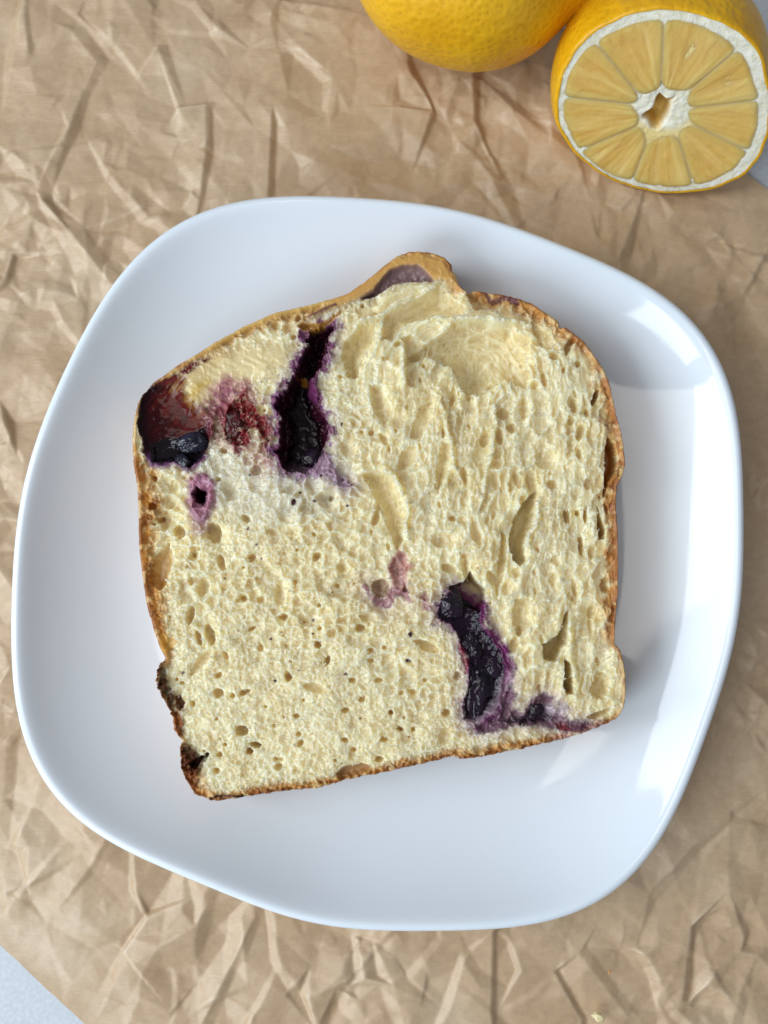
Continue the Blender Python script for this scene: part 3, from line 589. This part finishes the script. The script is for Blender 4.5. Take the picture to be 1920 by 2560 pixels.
    pit([(1356,1613),(1399,1586),(1421,1526),(1427,1526),(1421,1604),(1390,1655),(1360,1650)], .95, 12, .15, .6)
    pit([(1412,1650),(1428,1660),(1436,1735),(1418,1742),(1408,1715)], .9, 8, .1, .6)
    s_bc = pit([(838,1935),(860,1918),(905,1908),(930,1915),(918,1932),(880,1945),(850,1952)], .28, 14, .1, .5)
    # long folds torn downwards through the right half, and pockets between the rolled layers
    for pl, dp, wd in (([(1105,1100),(1130,1110),(1122,1180),(1095,1230),(1088,1180)], .3, 18), ([(1150,1380),(1175,1385),(1180,1460),(1160,1440)], .3, 14), ([(1255,1330),(1272,1340),(1262,1440),(1245,1500),(1238,1440)], .36, 13),
                       ([(1050,1010),(1080,1000),(1085,1040),(1050,1100),(1020,1090)], .3, 18), ([(925,960),(955,965),(985,1030),(960,1060),(930,1020)], .3, 18),
                       ([(1000,840),(1030,830),(1070,860),(1060,900),(1020,905)], .36, 20), ([(1330,800),(1375,830),(1400,880),(1370,870),(1335,835)], .3, 14), ([(1150,690),(1215,745),(1260,752),(1255,768),(1190,775)], .32, 16), ([(1290,1500),(1325,1490),(1330,1560),(1300,1590),(1280,1560)], .3, 18)):
        pit(pl, dp, wd, .45)
    for pl in ([(1007,850),(1003,905),(1006,960)], [(1095,842),(1135,800),(1220,795),(1330,812)], [(868,842),(905,800),(1010,765),(1080,715)], [(1345,1210),(1342,1290),(1322,1345),(1316,1405)], [(915,1178),(985,1185),(1015,1255),(1020,1352)], [(1090,980),(1120,1060),(1140,1180)], [(1240,1010),(1232,1120),(1205,1250)]):
        q = np.exp(-(linedist(WX, WY, pl) / 5.5) ** 2) * (.5 + .9 * np.clip(N2 + .4, 0, 1)); H = H + .15 * q; pale = np.maximum(pale, .9 * q)
    # torn ridges standing proud along some walls
    for pl, hh, ww in (([(1406,1520),(1398,1570),(1370,1600),(1330,1615)], .16, 14), ([(1075,800),(1130,792),(1200,788),(1290,800)], .14, 12), ([(960,870),(955,900),(1000,925),(1005,960)], .1, 8), ([(1425,1560),(1430,1660),(1440,1740)], .14, 12), ([(1200,1660),(1250,1650),(1290,1700),(1380,1640),(1420,1700),(1400,1745)], .12, 14),
                       ([(1003,955),(1005,905)], .18, 5), ([(945,765),(990,730),(1090,705)], .12, 9), ([(900,1175),(960,1165),(1010,1230)], .1, 9)):
        H = H + hh * np.exp(-(linedist(WX, WY, pl) / ww) ** 2)

    # ---- pigment of the slice, with light and shade painted into cells and holes
    col = np.empty(X.shape + (3,)); gloss = np.full(X.shape, .27); soft = np.full(X.shape, 1.0)
    c_hi = np.array([.92, .83, .57]); c_lo = np.array([.77, .64, .34])
    mixv = np.clip(.30 + .6 * fbm(X, Y, 90, 61, 4) + .2 * N2 + .75 * pale, 0, 1)[..., None]; col[:] = c_lo * (1 - mixv) + c_hi * mixv  # bubble walls painted paler: light glowing through thin walls put into the colour
    film_shade = np.clip(smooth(.30, .85, -hB / .22) * aB + .8 * smooth(.2, .8, -hA / .36), 0, 1) * flat * (1 - pale); col = col + (np.array([.72, .565, .26]) - col) * (.48 * film_shade)[..., None]   # yellow gluten tone plus painted shade on open cell floors
    def paint(m, c, g=None, s=None):
        nonlocal col, gloss, soft
        c = np.asarray(c, float); m = np.clip(m, 0, 1); col = col + (c - col) * m[..., None]
        if g is not None: gloss = gloss + (g - gloss) * m
        if s is not None: soft = soft + (s - soft) * m
    film_shade = np.clip(hole, 0, 1) * (1 - .8 * smth); paint(.3 * film_shade, (.70, .55, .26), .24)            # gummy yellow lining, darkened to paint shade into the larger holes
    # grey-white cast near the fruit
    paint(.55 * smooth(0, 90, psd([(400,1020),(700,1100),(900,1080),(940,1230),(850,1330),(640,1350),(480,1300),(400,1180)], 100)), (.72, .69, .60))
    # crust around the edge: width and darkness vary round the slice
    ang_l = smooth(470, 380, X) * smooth(1100, 1180, Y) * smooth(1680, 1560, Y)
    bot = smooth(1790, 1860, Y + .19 * (X - 940) * 0) * smooth(30, 0, np.abs(sd - 15)) * 0 + smooth(60, 10, sd) * smooth(1780, 1840, Y + (X - 1500) * .19)
    rgt = smooth(1430, 1500, X) * smooth(900, 960, Y) * smooth(1640, 1560, Y)
    top_ = smooth(1000, 900, Y) * smooth(1480, 1300, X) + smooth(950, 860, Y) * smooth(1250, 1400, X)
    bl = smooth(560, 460, X) * smooth(1850, 1930, Y)
    wid = 13 + 36 * ang_l + 26 * bot + 20 * rgt + 12 * top_ + 26 * bl
    brw = np.clip(.5 + 1.3 * fbm(X, Y, 60, 91, 3), 0, 1); wid = wid * (.7 + .6 * brw)
    wn = wid * (1.1 + .7 * N1 + .4 * N2)
    tan_, org, brn = np.array([.62, .38, .13]), np.array([.58, .25, .045]), np.array([.24, .085, .025])
    paint(smooth(1.7, .5, sd / np.maximum(wn, 3)) * np.clip(.6 + .4 * ang_l + .3 * bl + .3 * bot, 0, 1), tan_, .27, .4)
    paint(smooth(1.0, .35, sd / np.maximum(wn, 3)) * np.clip(.45 + .8 * ang_l + .6 * bl + .5 * bot + .45 * rgt + .3 * top_, 0, 1), org, .25, .3)
    paint(smooth(.42, .1, sd / np.maximum(wn, 3)) * np.clip(.15 + .55 * brw + .25 * top_ + .4 * ang_l + .6 * bl + .65 * bot + .65 * rgt, 0, .92), brn, .36, .15)
    paint(smooth(1.0, .5, sd / np.maximum(wn, 5)) * smooth(.08, .30, fbm(X, Y, 34, 95, 3)) * .75, (.30, .105, .025), .22, .15)
    paint(smooth(.9, .5, sd / np.maximum(wn, 5)) * smooth(.12, .3, fbm(X, Y, 22, 97, 3)) * .6, (.70, .50, .22), .3, .4)
    paint(.7 * rgt * smooth(26, 8, sd + 8 * N1) * smooth(-.1, .3, N2), (.42, .17, .07), .4)
    paint(.6 * smooth(0, 8, s_pk1), (.62, .33, .08), .25, .5); paint(smooth(0, 5, s_cr), (.45, .18, .035), .3, .3); paint(.8 * smooth(0, 4, s_cs), (.60, .36, .08), .3, .4)
    paint(.85 * smooth(0, 4, s_bc), (.36, .17, .06), .3, .3); paint(.75 * smooth(0, 4, s_bh), (.50, .36, .16), .35, .3)
    pk3 = psd([(396,1585),(430,1590),(440,1608),(415,1640),(400,1625)], 40); paint(.8 * smooth(-3, 6, pk3), (.66, .36, .06), .25, .5)
    # smooth glossy dough at the upper left
    paint(smth, (.76, .63, .36), .15, .8); paint(.8 * smth * smooth(70, 15, sd), (.58, .36, .12), .22)
    paint(smooth(30, 6, sd) * smooth(.2, .9, smooth(440, 560, X) * smooth(980, 900, Y) * smooth(900, 800, X)), (.62, .38, .12), .3, .4)
    # upper-left glossy jam pocket
    sA = psd(A([(35,560),(60,450),(110,395),(180,375),(330,300),(400,330),(360,430),(440,500),(520,590),(560,640),(555,720),(540,800),(500,900),(400,975),(300,930),(240,945),(130,950),(75,860),(45,720)]))
    kA = smooth(-6, 8, sA); kD = kA * (1 - .8 * smth); H = H * (1 - kA * .95) - .22 * np.sqrt(1 - (1 - np.clip(sA / 70, 0, 1)) ** 2) * kD
    par = ((X - 372) * .62 + (1112 - Y) * .78) / 175 + .22 * N1
    streak = vnoise((X + Y * .8) * .30, (Y - X * .8) * .05, 2.2, 305)
    kS = kA * (1 - smooth(.85, 1.35, par))
    paint(kS, (.40, .21, .06), .17, .3); paint(kA * smooth(1.2, .70, par + .3 * streak), (.10, .009, .006), .15, .1)
    paint(kA * smooth(.75, .25, par + .35 * streak), (.028, .003, .004), .14, .1); paint(kA * smooth(36, 8, sA) * smooth(450, 385, X), (.014, .003, .006), .14, .1)
    paint(.9 * smooth(-10, 30, psd(A([(350,480),(420,370),(540,300),(560,380),(480,480),(400,540)]), 60)), (.58, .36, .045), .18, .55)
    paint(.8 * np.clip(smooth(-24, 20, psd(A([(560,420),(640,330),(740,380),(760,460),(680,520),(640,620),(560,600),(500,540)]), 60)), 0, 1) * (.6 + .8 * N2 + .3), (.34, .09, .15), .2, .5)
    paint(smooth(-5, 6, psd(A([(170,385),(330,290),(450,205),(545,205),(500,240),(380,320),(240,390)]), 30)) * np.clip(.75 + 1.2 * N2 + .6 * N1, 0, 1), (.14, .012, .016), .18, .4)
    sA2 = psd(A([(100,800),(230,740),(300,745),(450,700),(545,620),(560,740),(540,810),(480,910),(390,985),(300,930),(200,950),(120,945)])); paint(smooth(-4, 8, sA2), (.008, .004, .007), .13, .2)
    H = H - .12 * smooth(0, 30, sA2)
    paint(.75 * smooth(-14, 2, sA2) * smooth(8, -2, sA2) * smooth(1120, 1150, Y), (.20, .07, .20), .25)
    # juice soaked through the dough between the pocket and the cavity
    paint(.62 * smooth(-34, 26, psd(A([(520,480),(640,380),(780,400),(880,520),(1010,560),(1010,900),(900,880),(840,760),(640,800),(560,740)]), 70) + 12 * N1) * np.clip(.75 + 1.6 * N1 + .6 * N2, 0, 1), (.42, .11, .17), .24, .5)
    paint(.75 * smooth(-16, 14, psd(A([(500,560),(600,560),(660,600),(650,760),(560,800),(520,760)]), 40) + 7 * N1), (.13, .012, .022), .18, .2)
    # crimson tear and its thin trails
    sD = psd(A([(640,520),(740,450),(790,390),(800,480),(870,560),(900,600),(960,620),(990,720),(960,820),(970,930),(920,900),(890,760),(850,700),(800,740),(830,800),(760,830),(640,790),(620,700)]))
    paint(smooth(-4, 7, sD) * np.clip(.95 + .5 * N2, 0, 1), (.19, .010, .014), .16, .2); paint(.5 * smooth(-22, 3, sD) * smooth(6, -4, sD) * np.clip(.6 + N1 * 2, 0, 1), (.42, .10, .13), .3)
    H = H * (1 - .7 * smooth(-2, 6, sD)) - .16 * smooth(0, 14, sD) + .09 * smooth(0, 8, sD) * (1 - np.abs(3.2 * fbm(X + .5 * Y, Y * .8, 15, 341, 3)))
    sD2 = psd(A([(700,800),(760,830),(740,900),(700,860)]), 40); paint(.8 * smooth(-5, 4, sD2), (.22, .02, .03), .25)
    paint(.45 * smooth(-30, 10, psd(A([(820,820),(980,900),(1000,960),(880,1010),(800,930)]), 50)) * np.clip(.5 + N2 * 2.5, 0, 1), (.42, .10, .12), .3)
    # the big dark jam cavity
    sE = psd(A([(1240,20),(1385,-20),(1350,90),(1310,200),(1230,340),(1250,430),(1280,560),(1335,640),(1325,800),(1300,900),(1200,975),(1120,985),(1050,960),(1010,850),(1050,660),(1000,540),(1075,400),(1150,290),(1200,180),(1215,80)]), 90) + 6 + 9 * N1 + 3 * N2
    paint(.5 * smooth(-40, -8, sE + 14 * N1), (.56, .46, .50), .4); paint(.92 * smooth(-17, -4, sE + 16 * N1), (.17, .025, .105), .22, .12); paint(.6 * smooth(-12, -3, sE + 10 * N1) * smooth(0, .3, N2), (.34, .14, .34), .2, .4)
    paint(smooth(-6, 6, sE), (.035, .004, .012), .12, .25); paint(smooth(8, 26, sE), (.006, .002, .004), .10, .1)
    kE = smooth(-4, 4, sE); H = H * (1 - .97 * kE) - .9 * np.sqrt(1 - (1 - np.clip(sE / 40, 0, 1)) ** 2) * kE
    paint(.85 * smooth(-2, 6, psd(A([(1190,330),(1250,300),(1290,420),(1290,540),(1240,500),(1200,430)]), 30)), (.16, .03, .11), .22); paint(.9 * smooth(-3, 4, psd(A([(1150,310),(1190,305),(1195,365),(1155,365)]), 20, .4)), (.42, .18, .02), .12)
    H = H + .3 * smooth(-4, 16, psd(A([(1190,330),(1250,300),(1290,420),(1290,540),(1240,500),(1200,430)]), 30)) * smooth(-8, 4, sE)
    sE2 = psd(A([(1130,980),(1290,900),(1400,960),(1520,1080),(1470,1110),(1330,1020),(1200,1010)]), 50); paint(.85 * smooth(-14, 8, sE2 + 8 * N1), (.17, .03, .12), .24, .15)
    paint(.8 * smooth(-8, 6, psd(A([(1290,920),(1400,930),(1420,1000),(1330,990)]), 40) + 6 * N1), (.10, .012, .02), .2)
    paint(.45 * smooth(-40, 10, sE2 + 12 * N1), (.50, .36, .46), .35)
    # ring hole under the pocket
    sF = psd(A([(385,1050),(440,1010),(500,1010),(560,1080),(575,1160),(560,1240),(520,1290),(480,1330),(430,1300),(390,1200),(400,1120)]), 50)
    paint(.9 * smooth(-14, 6, sF + 8 * N1), (.38, .13, .24), .25, .5); H = H + .10 * smooth(-6, 8, sF)
    sF2 = psd(A([(440,1095),(500,1130),(510,1180),(480,1220),(430,1200),(410,1150)]), 40); paint(smooth(-3, 4, sF2), (.05, .006, .012), .2, .2); H = H - .6 * smooth(-1, 10, sF2)
    paint(.6 * smooth(-24, 4, psd(A([(420,1290),(500,1300),(520,1390),(450,1400)]), 40)), (.44, .22, .28), .3)
    # lower berry column
    sH = psd(Bq([(110,600),(130,480),(190,370),(290,320),(360,390),(440,440),(530,520),(520,640),(600,760),(700,880),(760,1040),(720,1150),(690,1350),(600,1480),(470,1560),(340,1520),(340,1400),(380,1250),(400,1050),(380,950),(310,800),(240,660)]), 80)
    right = smooth(-60, 40, X - (1150 + (Y - 1500) * .28))
    paint(.4 * smooth(-46, -6, sH + 14 * N1), (.58, .46, .52), .4)
    paint(smooth(-30, -2, sH + 18 * N1 + 6 * N2 - 14 * (1 - right)), (.17, .025, .12), .24, .12); paint(smooth(-3, 8, sH + 5 * N1), (.011, .004, .012), .13, .15)
    kH = smooth(-4, 6, sH) * (1 - smooth(-2, 4, s_bh)); H = H * (1 - .93 * kH) - .24 * np.sqrt(1 - (1 - np.clip(sH / 45, 0, 1)) ** 2) * kH
    paint(.8 * smooth(-6, 6, psd(Bq([(310,820),(380,900),(400,1020),(370,1080),(340,980)]), 30)), (.24, .015, .03), .2)
    rg = 1 - np.abs(2 * fbm(X + .4 * Y, Y, 22, 333, 3)); H = H + .035 * kH * rg * smooth(0, 10, sH)
    # stain running along the bottom right
    sI = psd(Bq([(420,1600),(520,1540),(640,1450),(700,1350),(760,1200),(820,1180),(830,1400),(900,1440),(960,1330),(1090,1260),(1200,1300),(1150,1420),(1300,1500),(1540,1530),(1500,1620),(1250,1630),(1100,1590),(800,1590),(560,1650)]), 60)
    paint(.35 * smooth(-34, 0, sI + 10 * N1), (.58, .42, .50), .35); paint(.85 * smooth(-6, 8, sI + 7 * N1), (.10, .014, .075), .2, .1)
    paint(.85 * smooth(-4, 8, psd(Bq([(690,1540),(900,1470),(960,1380),(1080,1390),(1130,1440),(1200,1510),(1060,1560),(850,1560)]), 40) + 5 * N1), (.012, .004, .014), .14)
    H = H - .16 * smooth(0, 24, sI)
    paint(.8 * smooth(-3, 5, psd(Bq([(1180,1560),(1280,1550),(1340,1600),(1240,1625)]), 30)), (.20, .02, .02), .2)
    paint(.7 * np.clip(smooth(-10, 6, psd(Bq([(1090,1400),(1180,1390),(1230,1330),(1330,1430),(1250,1470),(1130,1470)]), 30)), 0, 1), (.50, .40, .46), .2)
    # pink membrane and crimson crease in the middle
    paint(.85 * smooth(-5, 8, psd(Eq([(715,650),(830,420),(1000,260),(1110,330),(1150,520),(1330,560),(1160,780),(1170,1060),(950,1120),(830,1000),(750,800)]), 40)), (.50, .20, .19), .22, .6)
    H = H - .14 * smooth(0, 14, psd(Eq([(715,650),(830,420),(1000,260),(1110,330),(1150,520),(1330,560),(1160,780),(1170,1060),(950,1120),(830,1000),(750,800)]), 40))
    sJ = psd(Eq([(210,1080),(270,950),(340,1040),(400,1220),(640,1300),(800,1060),(950,1070),(1170,1080),(1240,1390),(1050,1280),(880,1290),(800,1470),(650,1510),(480,1460),(370,1290)]), 40); paint(.92 * smooth(-5, 5, sJ), (.22, .012, .045), .2, .35)
    q = np.clip(blob(950, 1470, 25, 26, 0, .4), 0, 1); H = H - .28 * np.sqrt(1 - (1 - q) ** 2); paint(smooth(0, .15, q), (.50, .34, .18), .25)
    paint(.6 * smooth(-10, 4, psd(Eq([(1460,1250),(1520,1180),(1560,1400),(1640,1440),(1560,1540),(1470,1500)]), 40) + 4 * N1), (.40, .08, .18), .3); paint(.3 * smooth(-60, 10, sJ + 12 * N1), (.62, .46, .46))
    # thin crimson flecks
    for fx, fy, fr in ((590,1577,5),(675,1600,5),(700,1582,4),(783,1550,5),(785,1585,4),(457,1682,5),(686,1700,6),(865,1684,6),(748,1674,4),(902,1797,4),(640,1362,4),(746,1233,5),(732,1256,7),(785,1250,5),(855,1058,6),(624,1186,5),(656,1108,5),(1026,1587,8),(1018,1651,9),(880,1210,4),(866,1262,5),(560,1445,3),(620,1320,4),(830,1480,3),(650,1395,4)):
        b = blob(fx, fy, fr, fr * .6, (fx * 7) % 90, 1.5); paint(smooth(-.1, .5, b), (.10, .012, .03) if fr > 4 else (.20, .04, .07), .25)
    # hollow under the lifted crust at the top
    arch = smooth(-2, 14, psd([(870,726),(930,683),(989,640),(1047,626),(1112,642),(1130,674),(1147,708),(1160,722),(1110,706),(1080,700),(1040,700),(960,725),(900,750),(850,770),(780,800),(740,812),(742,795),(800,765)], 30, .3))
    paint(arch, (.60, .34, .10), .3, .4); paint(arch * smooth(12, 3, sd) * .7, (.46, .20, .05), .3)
    H = H * (1 - arch * .85) + .03 * arch
    sL = psd(Cq([(545,400),(640,335),(700,262),(765,195),(850,168),(950,165),(1010,205),(1072,272),(1000,283),(900,283),(780,308),(700,360),(620,402)]), 30, .3)
    paint(smooth(-3, 5, sL), (.27, .17, .175), .34, .35); paint(smooth(0, 8, sL) * np.clip(N1 * 1.8 + .1, 0, .8), (.40, .27, .24), .3); H = H + .04 * smooth(0, 8, sL) * N2
    H = H - .34 * np.sqrt(1 - (1 - np.clip(sL / 16, 0, 1)) ** 2) * smooth(0, 5, sL)
    sM = psd(Cq([(110,590),(150,558),(270,565),(360,520),(430,470),(420,510),(300,590),(230,625),(150,620)]), 30, .3); paint(.9 * smooth(-3, 4, sM), (.52, .26, .035), .18, .5); H = H - .22 * smooth(0, 9, sM)
    for pl, ww in ((Cq([(195,530),(300,475),(385,445)]), 4), (Cq([(1430,360),(1460,410),(1560,385),(1640,420)]), 5), (Cq([(1470,425),(1570,405),(1650,440)]), 3)):
        paint(.85 * smooth(ww + 2, ww - 2, linedist(WX, WY, pl) + 2 * N2), (.12, .035, .05), .3)
    # scorched sugar and jam on the lower left edge
    for pl, c, hh in ((Dq([(60,250),(215,270),(225,420),(260,600),(330,690),(350,760),(340,960),(300,1020),(150,830),(40,690),(40,450)]), (.085,.028,.012), .20), (Dq([(270,960),(420,930),(470,1100),(440,1300),(320,1280),(265,1120)]), (.26,.08,.02), .04), (Dq([(380,1380),(480,1340),(610,1450),(670,1510),(720,1570),(720,1660),(670,1760),(590,1820),(480,1840),(380,1790),(370,1600)]), (.12,.035,.014), .16), (Dq([(400,1790),(600,1750),(680,1840),(640,1960),(500,1950)]), (.24,.07,.02), .03)):
        s = psd(pl, 40, .5); k = smooth(-4, 4, s); paint(k * np.clip(.9 + .8 * N2, 0, 1), c, .40, .1); H = H + k * hh * (1.6 * N2 + .2)
    s = psd(Dq([(335,740),(420,720),(495,830),(480,950),(400,940),(340,860)]), 30, .6); paint(.9 * smooth(-3, 5, s), (.26, .085, .022), .22, .4); H = H - .25 * smooth(0, 9, s)
    s = psd(Dq([(520,1640),(600,1560),(700,1510),(780,1520),(700,1600),(640,1700),(560,1720)]), 30, .6); paint(.9 * smooth(-3, 4, s), (.05, .014, .006), .25, .2); H = H - .4 * smooth(-1, 8, s)
    for pl in (Dq([(760,1510),(770,1540),(740,1580)]), Dq([(790,2110),(900,2060),(1150,2060),(1260,2075)])):
        paint(.9 * smooth(5, 1, linedist(X, Y, pl) + 2 * N2), (.02, .010, .008), .35)

    side = smooth(3, -2, d); wallc = np.array([.42, .19, .06]) * (1 + .5 * fbm(X, Y, 70, 99, 2))[..., None]; col = col + (wallc - col) * side[..., None]; soft = soft * (1 - .8 * side); gloss = gloss + (.34 - gloss) * side
    # ---- crust roll-off and wavy rim of the tin side
    wavy = bot * smooth(26, 6, sd) * (.06 * np.sin(X * .16 + 6 * N1 + sd * .25) + .05 * N2)
    H = H + wavy
    roll = np.where(bot > .3, 13.0, 7.0); q = np.clip(1 - d / roll, 0, 1); H = H - (.10 + .14 * (bot > .3)) * (1 - np.sqrt(np.clip(1 - q * q, 0, 1)))
    dn = smooth(0, -7, d); H = H * (1 - .6 * dn) - dn * (ZTOP - .80) * 1.0
    XY = unproj(np.stack([X, Y], -1), ZTOP); Z = ZTOP + np.maximum(H, -(ZTOP - .80))
    keepv = d > -9.0
    root = empty('bread_slice', (0, -.6, .78)); tag(root, 'thick slice of pale blueberry bread lying flat on the white plate', 'bread')
    Vall = np.stack([XY[..., 0], XY[..., 1], Z], -1).reshape(-1, 3); Q = quads(len(xs), len(ys)); kq = keepv.ravel()[Q].all(1)
    lum = col.reshape(-1, 3); jam = ((lum[:, 0] < .30) & (sd.ravel() > 9)) | ((lum[:, 2] > lum[:, 1] * 1.25) & (sd.ravel() > 5))
    crust = (sd < np.maximum(wn * .5, 7)).ravel() & ~jam | (arch.ravel() > .5) & ~jam
    cls = np.zeros(len(Vall), int); cls[crust] = 1; cls[jam] = 2
    qc = cls[Q[:, 0]]
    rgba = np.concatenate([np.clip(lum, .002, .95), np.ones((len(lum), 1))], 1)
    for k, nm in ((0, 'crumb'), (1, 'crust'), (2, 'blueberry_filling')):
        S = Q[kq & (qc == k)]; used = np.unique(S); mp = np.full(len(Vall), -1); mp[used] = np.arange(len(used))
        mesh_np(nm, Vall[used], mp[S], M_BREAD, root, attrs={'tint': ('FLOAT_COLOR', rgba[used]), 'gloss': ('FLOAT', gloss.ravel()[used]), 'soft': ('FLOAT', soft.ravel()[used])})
    # torn membranes and fibres standing on the bubble walls
    rf = np.random.RandomState(9); cand = np.flatnonzero((pale.ravel() > .45) & (sd.ravel() > 14) & (cls == 0) & (hole.ravel() < .3) & keepv.ravel())
    pick = rf.choice(cand, 11000, replace=False); Pn = Vall[pick]; FV, FT = [], []; n_ = len(pick)
    an = rf.rand(n_) * 6.283; ln = .022 + .06 * rf.rand(n_) ** 2; wd = .008 + .012 * rf.rand(n_); up = .003 + .022 * rf.rand(n_)
    dx, dy = np.cos(an), np.sin(an)
    for k, (u, v, h) in enumerate(((-1, -1, -.02), (-1, 1, -.02), (0, -.8, .5), (0, .8, .8), (1, -.5, .6), (1, .5, 1.0))):
        FV.append(np.stack([Pn[:, 0] + dx * ln * u - dy * wd * v, Pn[:, 1] + dy * ln * u + dx * wd * v, Pn[:, 2] + h * up], -1))
    FV = np.stack(FV, 1).reshape(-1, 3); b0 = np.arange(n_)[:, None] * 6
    FT = np.stack([b0 + np.array([[0, 2, 3, 1]]), b0 + np.array([[2, 4, 5, 3]])], 1).reshape(-1, 4)
    fc = np.repeat(np.clip(rgba[pick] * np.array([1.03, 1.06, 1.15, 1]), 0, .93), 6, 0)
    ff = mesh_np('crumb_fibres', FV, FT, M_BREAD, root, attrs={'tint': ('FLOAT_COLOR', fc), 'gloss': ('FLOAT', np.full(len(FV), .3)), 'soft': ('FLOAT', np.full(len(FV), .5))}); tag(ff, kind='stuff')
    print('bread', round(time.time() - t0, 1))

    # ---- berry skins: creased, collapsed
    def berry(px, rx, ry, rz, ang, mat, seed, z, flatc=.5, sub=5, ridge=.30):
        bm = bmesh.new(); bmesh.ops.create_icosphere(bm, subdivisions=sub, radius=1.0)
        co = np.array([v.co[:] for v in bm.verts]); rs = np.random.RandomState(seed)
        nrm = rs.randn(16, 3); nrm /= np.linalg.norm(nrm, axis=1)[:, None]; off = rs.uniform(.62, .96, 16)
        r = np.ones(len(co)); dots = co @ nrm.T
        for k in range(16): r = np.minimum(r, off[k] / np.maximum(dots[:, k], 1e-3))            # flattened facets
        w_ = co * 1.0 + .25 * np.stack([np.sin(co[:, 1] * 5 + seed), np.sin(co[:, 2] * 6 + seed * 2), np.sin(co[:, 0] * 5)], -1)
        for k in range(7):                                                                    # sharp wrinkles in the skin
            a = rs.randn(3); a /= np.linalg.norm(a); b_ = rs.uniform(-.5, .5); q = np.abs(w_ @ a - b_); gate = smooth(-.3, .5, co @ rs.randn(3))
            r = r + ridge * .35 * gate * np.exp(-(q / .05) ** 2) - ridge * .25 * gate * np.exp(-((q - .14) / .09) ** 2)
        r = r + .035 * np.sin(w_[:, 0] * 13 + seed) * np.sin(w_[:, 1] * 11) + .02 * np.sin(w_[:, 0] * 27) * np.sin(w_[:, 2] * 25 + w_[:, 1] * 20)
        co = co * r[:, None]; a = math.radians(ang); ca, sa = math.cos(a), math.sin(a)
        sc_ = 1 / 98.8; x = co[:, 0] * rx * sc_; y = co[:, 1] * ry * sc_; c = unproj([px], ZTOP)[0]
        V = np.stack([c[0] + x * ca - y * sa, c[1] + x * sa + y * ca, ZTOP + z + co[:, 2] * rz], -1)
        Fq = np.array([[v.index for v in f.verts] for f in bm.faces]); bm.free()
        return mesh_np('blueberry', V, Fq, mat, root)
    a1 = lambda x, y: (330 + x / 2.765, 820 + y / 2.765); b1_ = lambda x, y: (1060 + x / 3.607, 1380 + y / 3.607)
    berry(a1(410, 790), 44, 31, .20, 20, M_BLUE, 3, -.17)
    berry(a1(345, 915), 24, 21, .18, 0, M_BLUE, 5, -.16)
    berry(a1(700, 650), 30, 40, .07, -20, M_RED, 8, -.14, ridge=.6)
    berry(a1(1225, 880), 36, 24, .14, 40, M_DARK, 12, -.62, ridge=.5)
    tag(berry(b1_(260, 480), 38, 41, .26, 10, M_DARK, 14, -.22, ridge=.22), None)
    berry(b1_(430, 860), 26, 44, .13, 25, M_DARK, 17, -.22, ridge=.4)
    berry(b1_(500, 1230), 37, 74, .15, -8, M_DARK, 21, -.21, ridge=.6)
    berry(b1_(650, 1040), 24, 30, .10, 0, M_DARK, 18, -.20)
    berry(b1_(1020, 1430), 24, 17, .10, 0, M_DARK, 23, -.20)
build_bread()

# ------------------------------------------------------------------ small crumbs
def crumb_bit(px, r, z, mat_col, label, name='bread_crumb', cat='crumb', seed=1):
    bm = bmesh.new(); bmesh.ops.create_icosphere(bm, subdivisions=3, radius=1.0); rs = np.random.RandomState(seed)
    co = np.array([v.co[:] for v in bm.verts]); k = rs.randn(6, 3) * 3
    rr = 1 + .18 * sum(np.sin(co @ k[i] + i) for i in range(6)) / 2; co = co * rr[:, None] * np.array([r, r * .6, r * .5]); a = rs.rand() * 3
    co = co @ np.array([[math.cos(a), math.sin(a), 0], [-math.sin(a), math.cos(a), 0], [0, 0, 1]]); c = unproj([px], z)[0]
    V = co + np.array([c[0], c[1], z]); Fq = np.array([[v.index for v in f.verts] for f in bm.faces]); bm.free()
    n = len(V); o = mesh_np(name, V, Fq, M_BREAD, attrs={'tint': ('FLOAT_COLOR', np.tile((*mat_col, 1), (n, 1))), 'gloss': ('FLOAT', np.full(n, .4)), 'soft': ('FLOAT', np.full(n, .3))})
    tag(o, label, cat)
crumb_bit((1496, 2542), .17, .55, (.80, .68, .40), 'pale bread crumb on the kraft paper below the plate', seed=2)
crumb_bit((391, 1142), .03, 1.55, (.80, .74, .6), 'tiny white speck on the upper left slope of the plate', seed=6)
crumb_bit((1524, 2430), .055, .45, (.55, .26, .07), 'tiny orange crust crumb on the paper below the plate', seed=3)
print('total', round(time.time() - T0, 1))
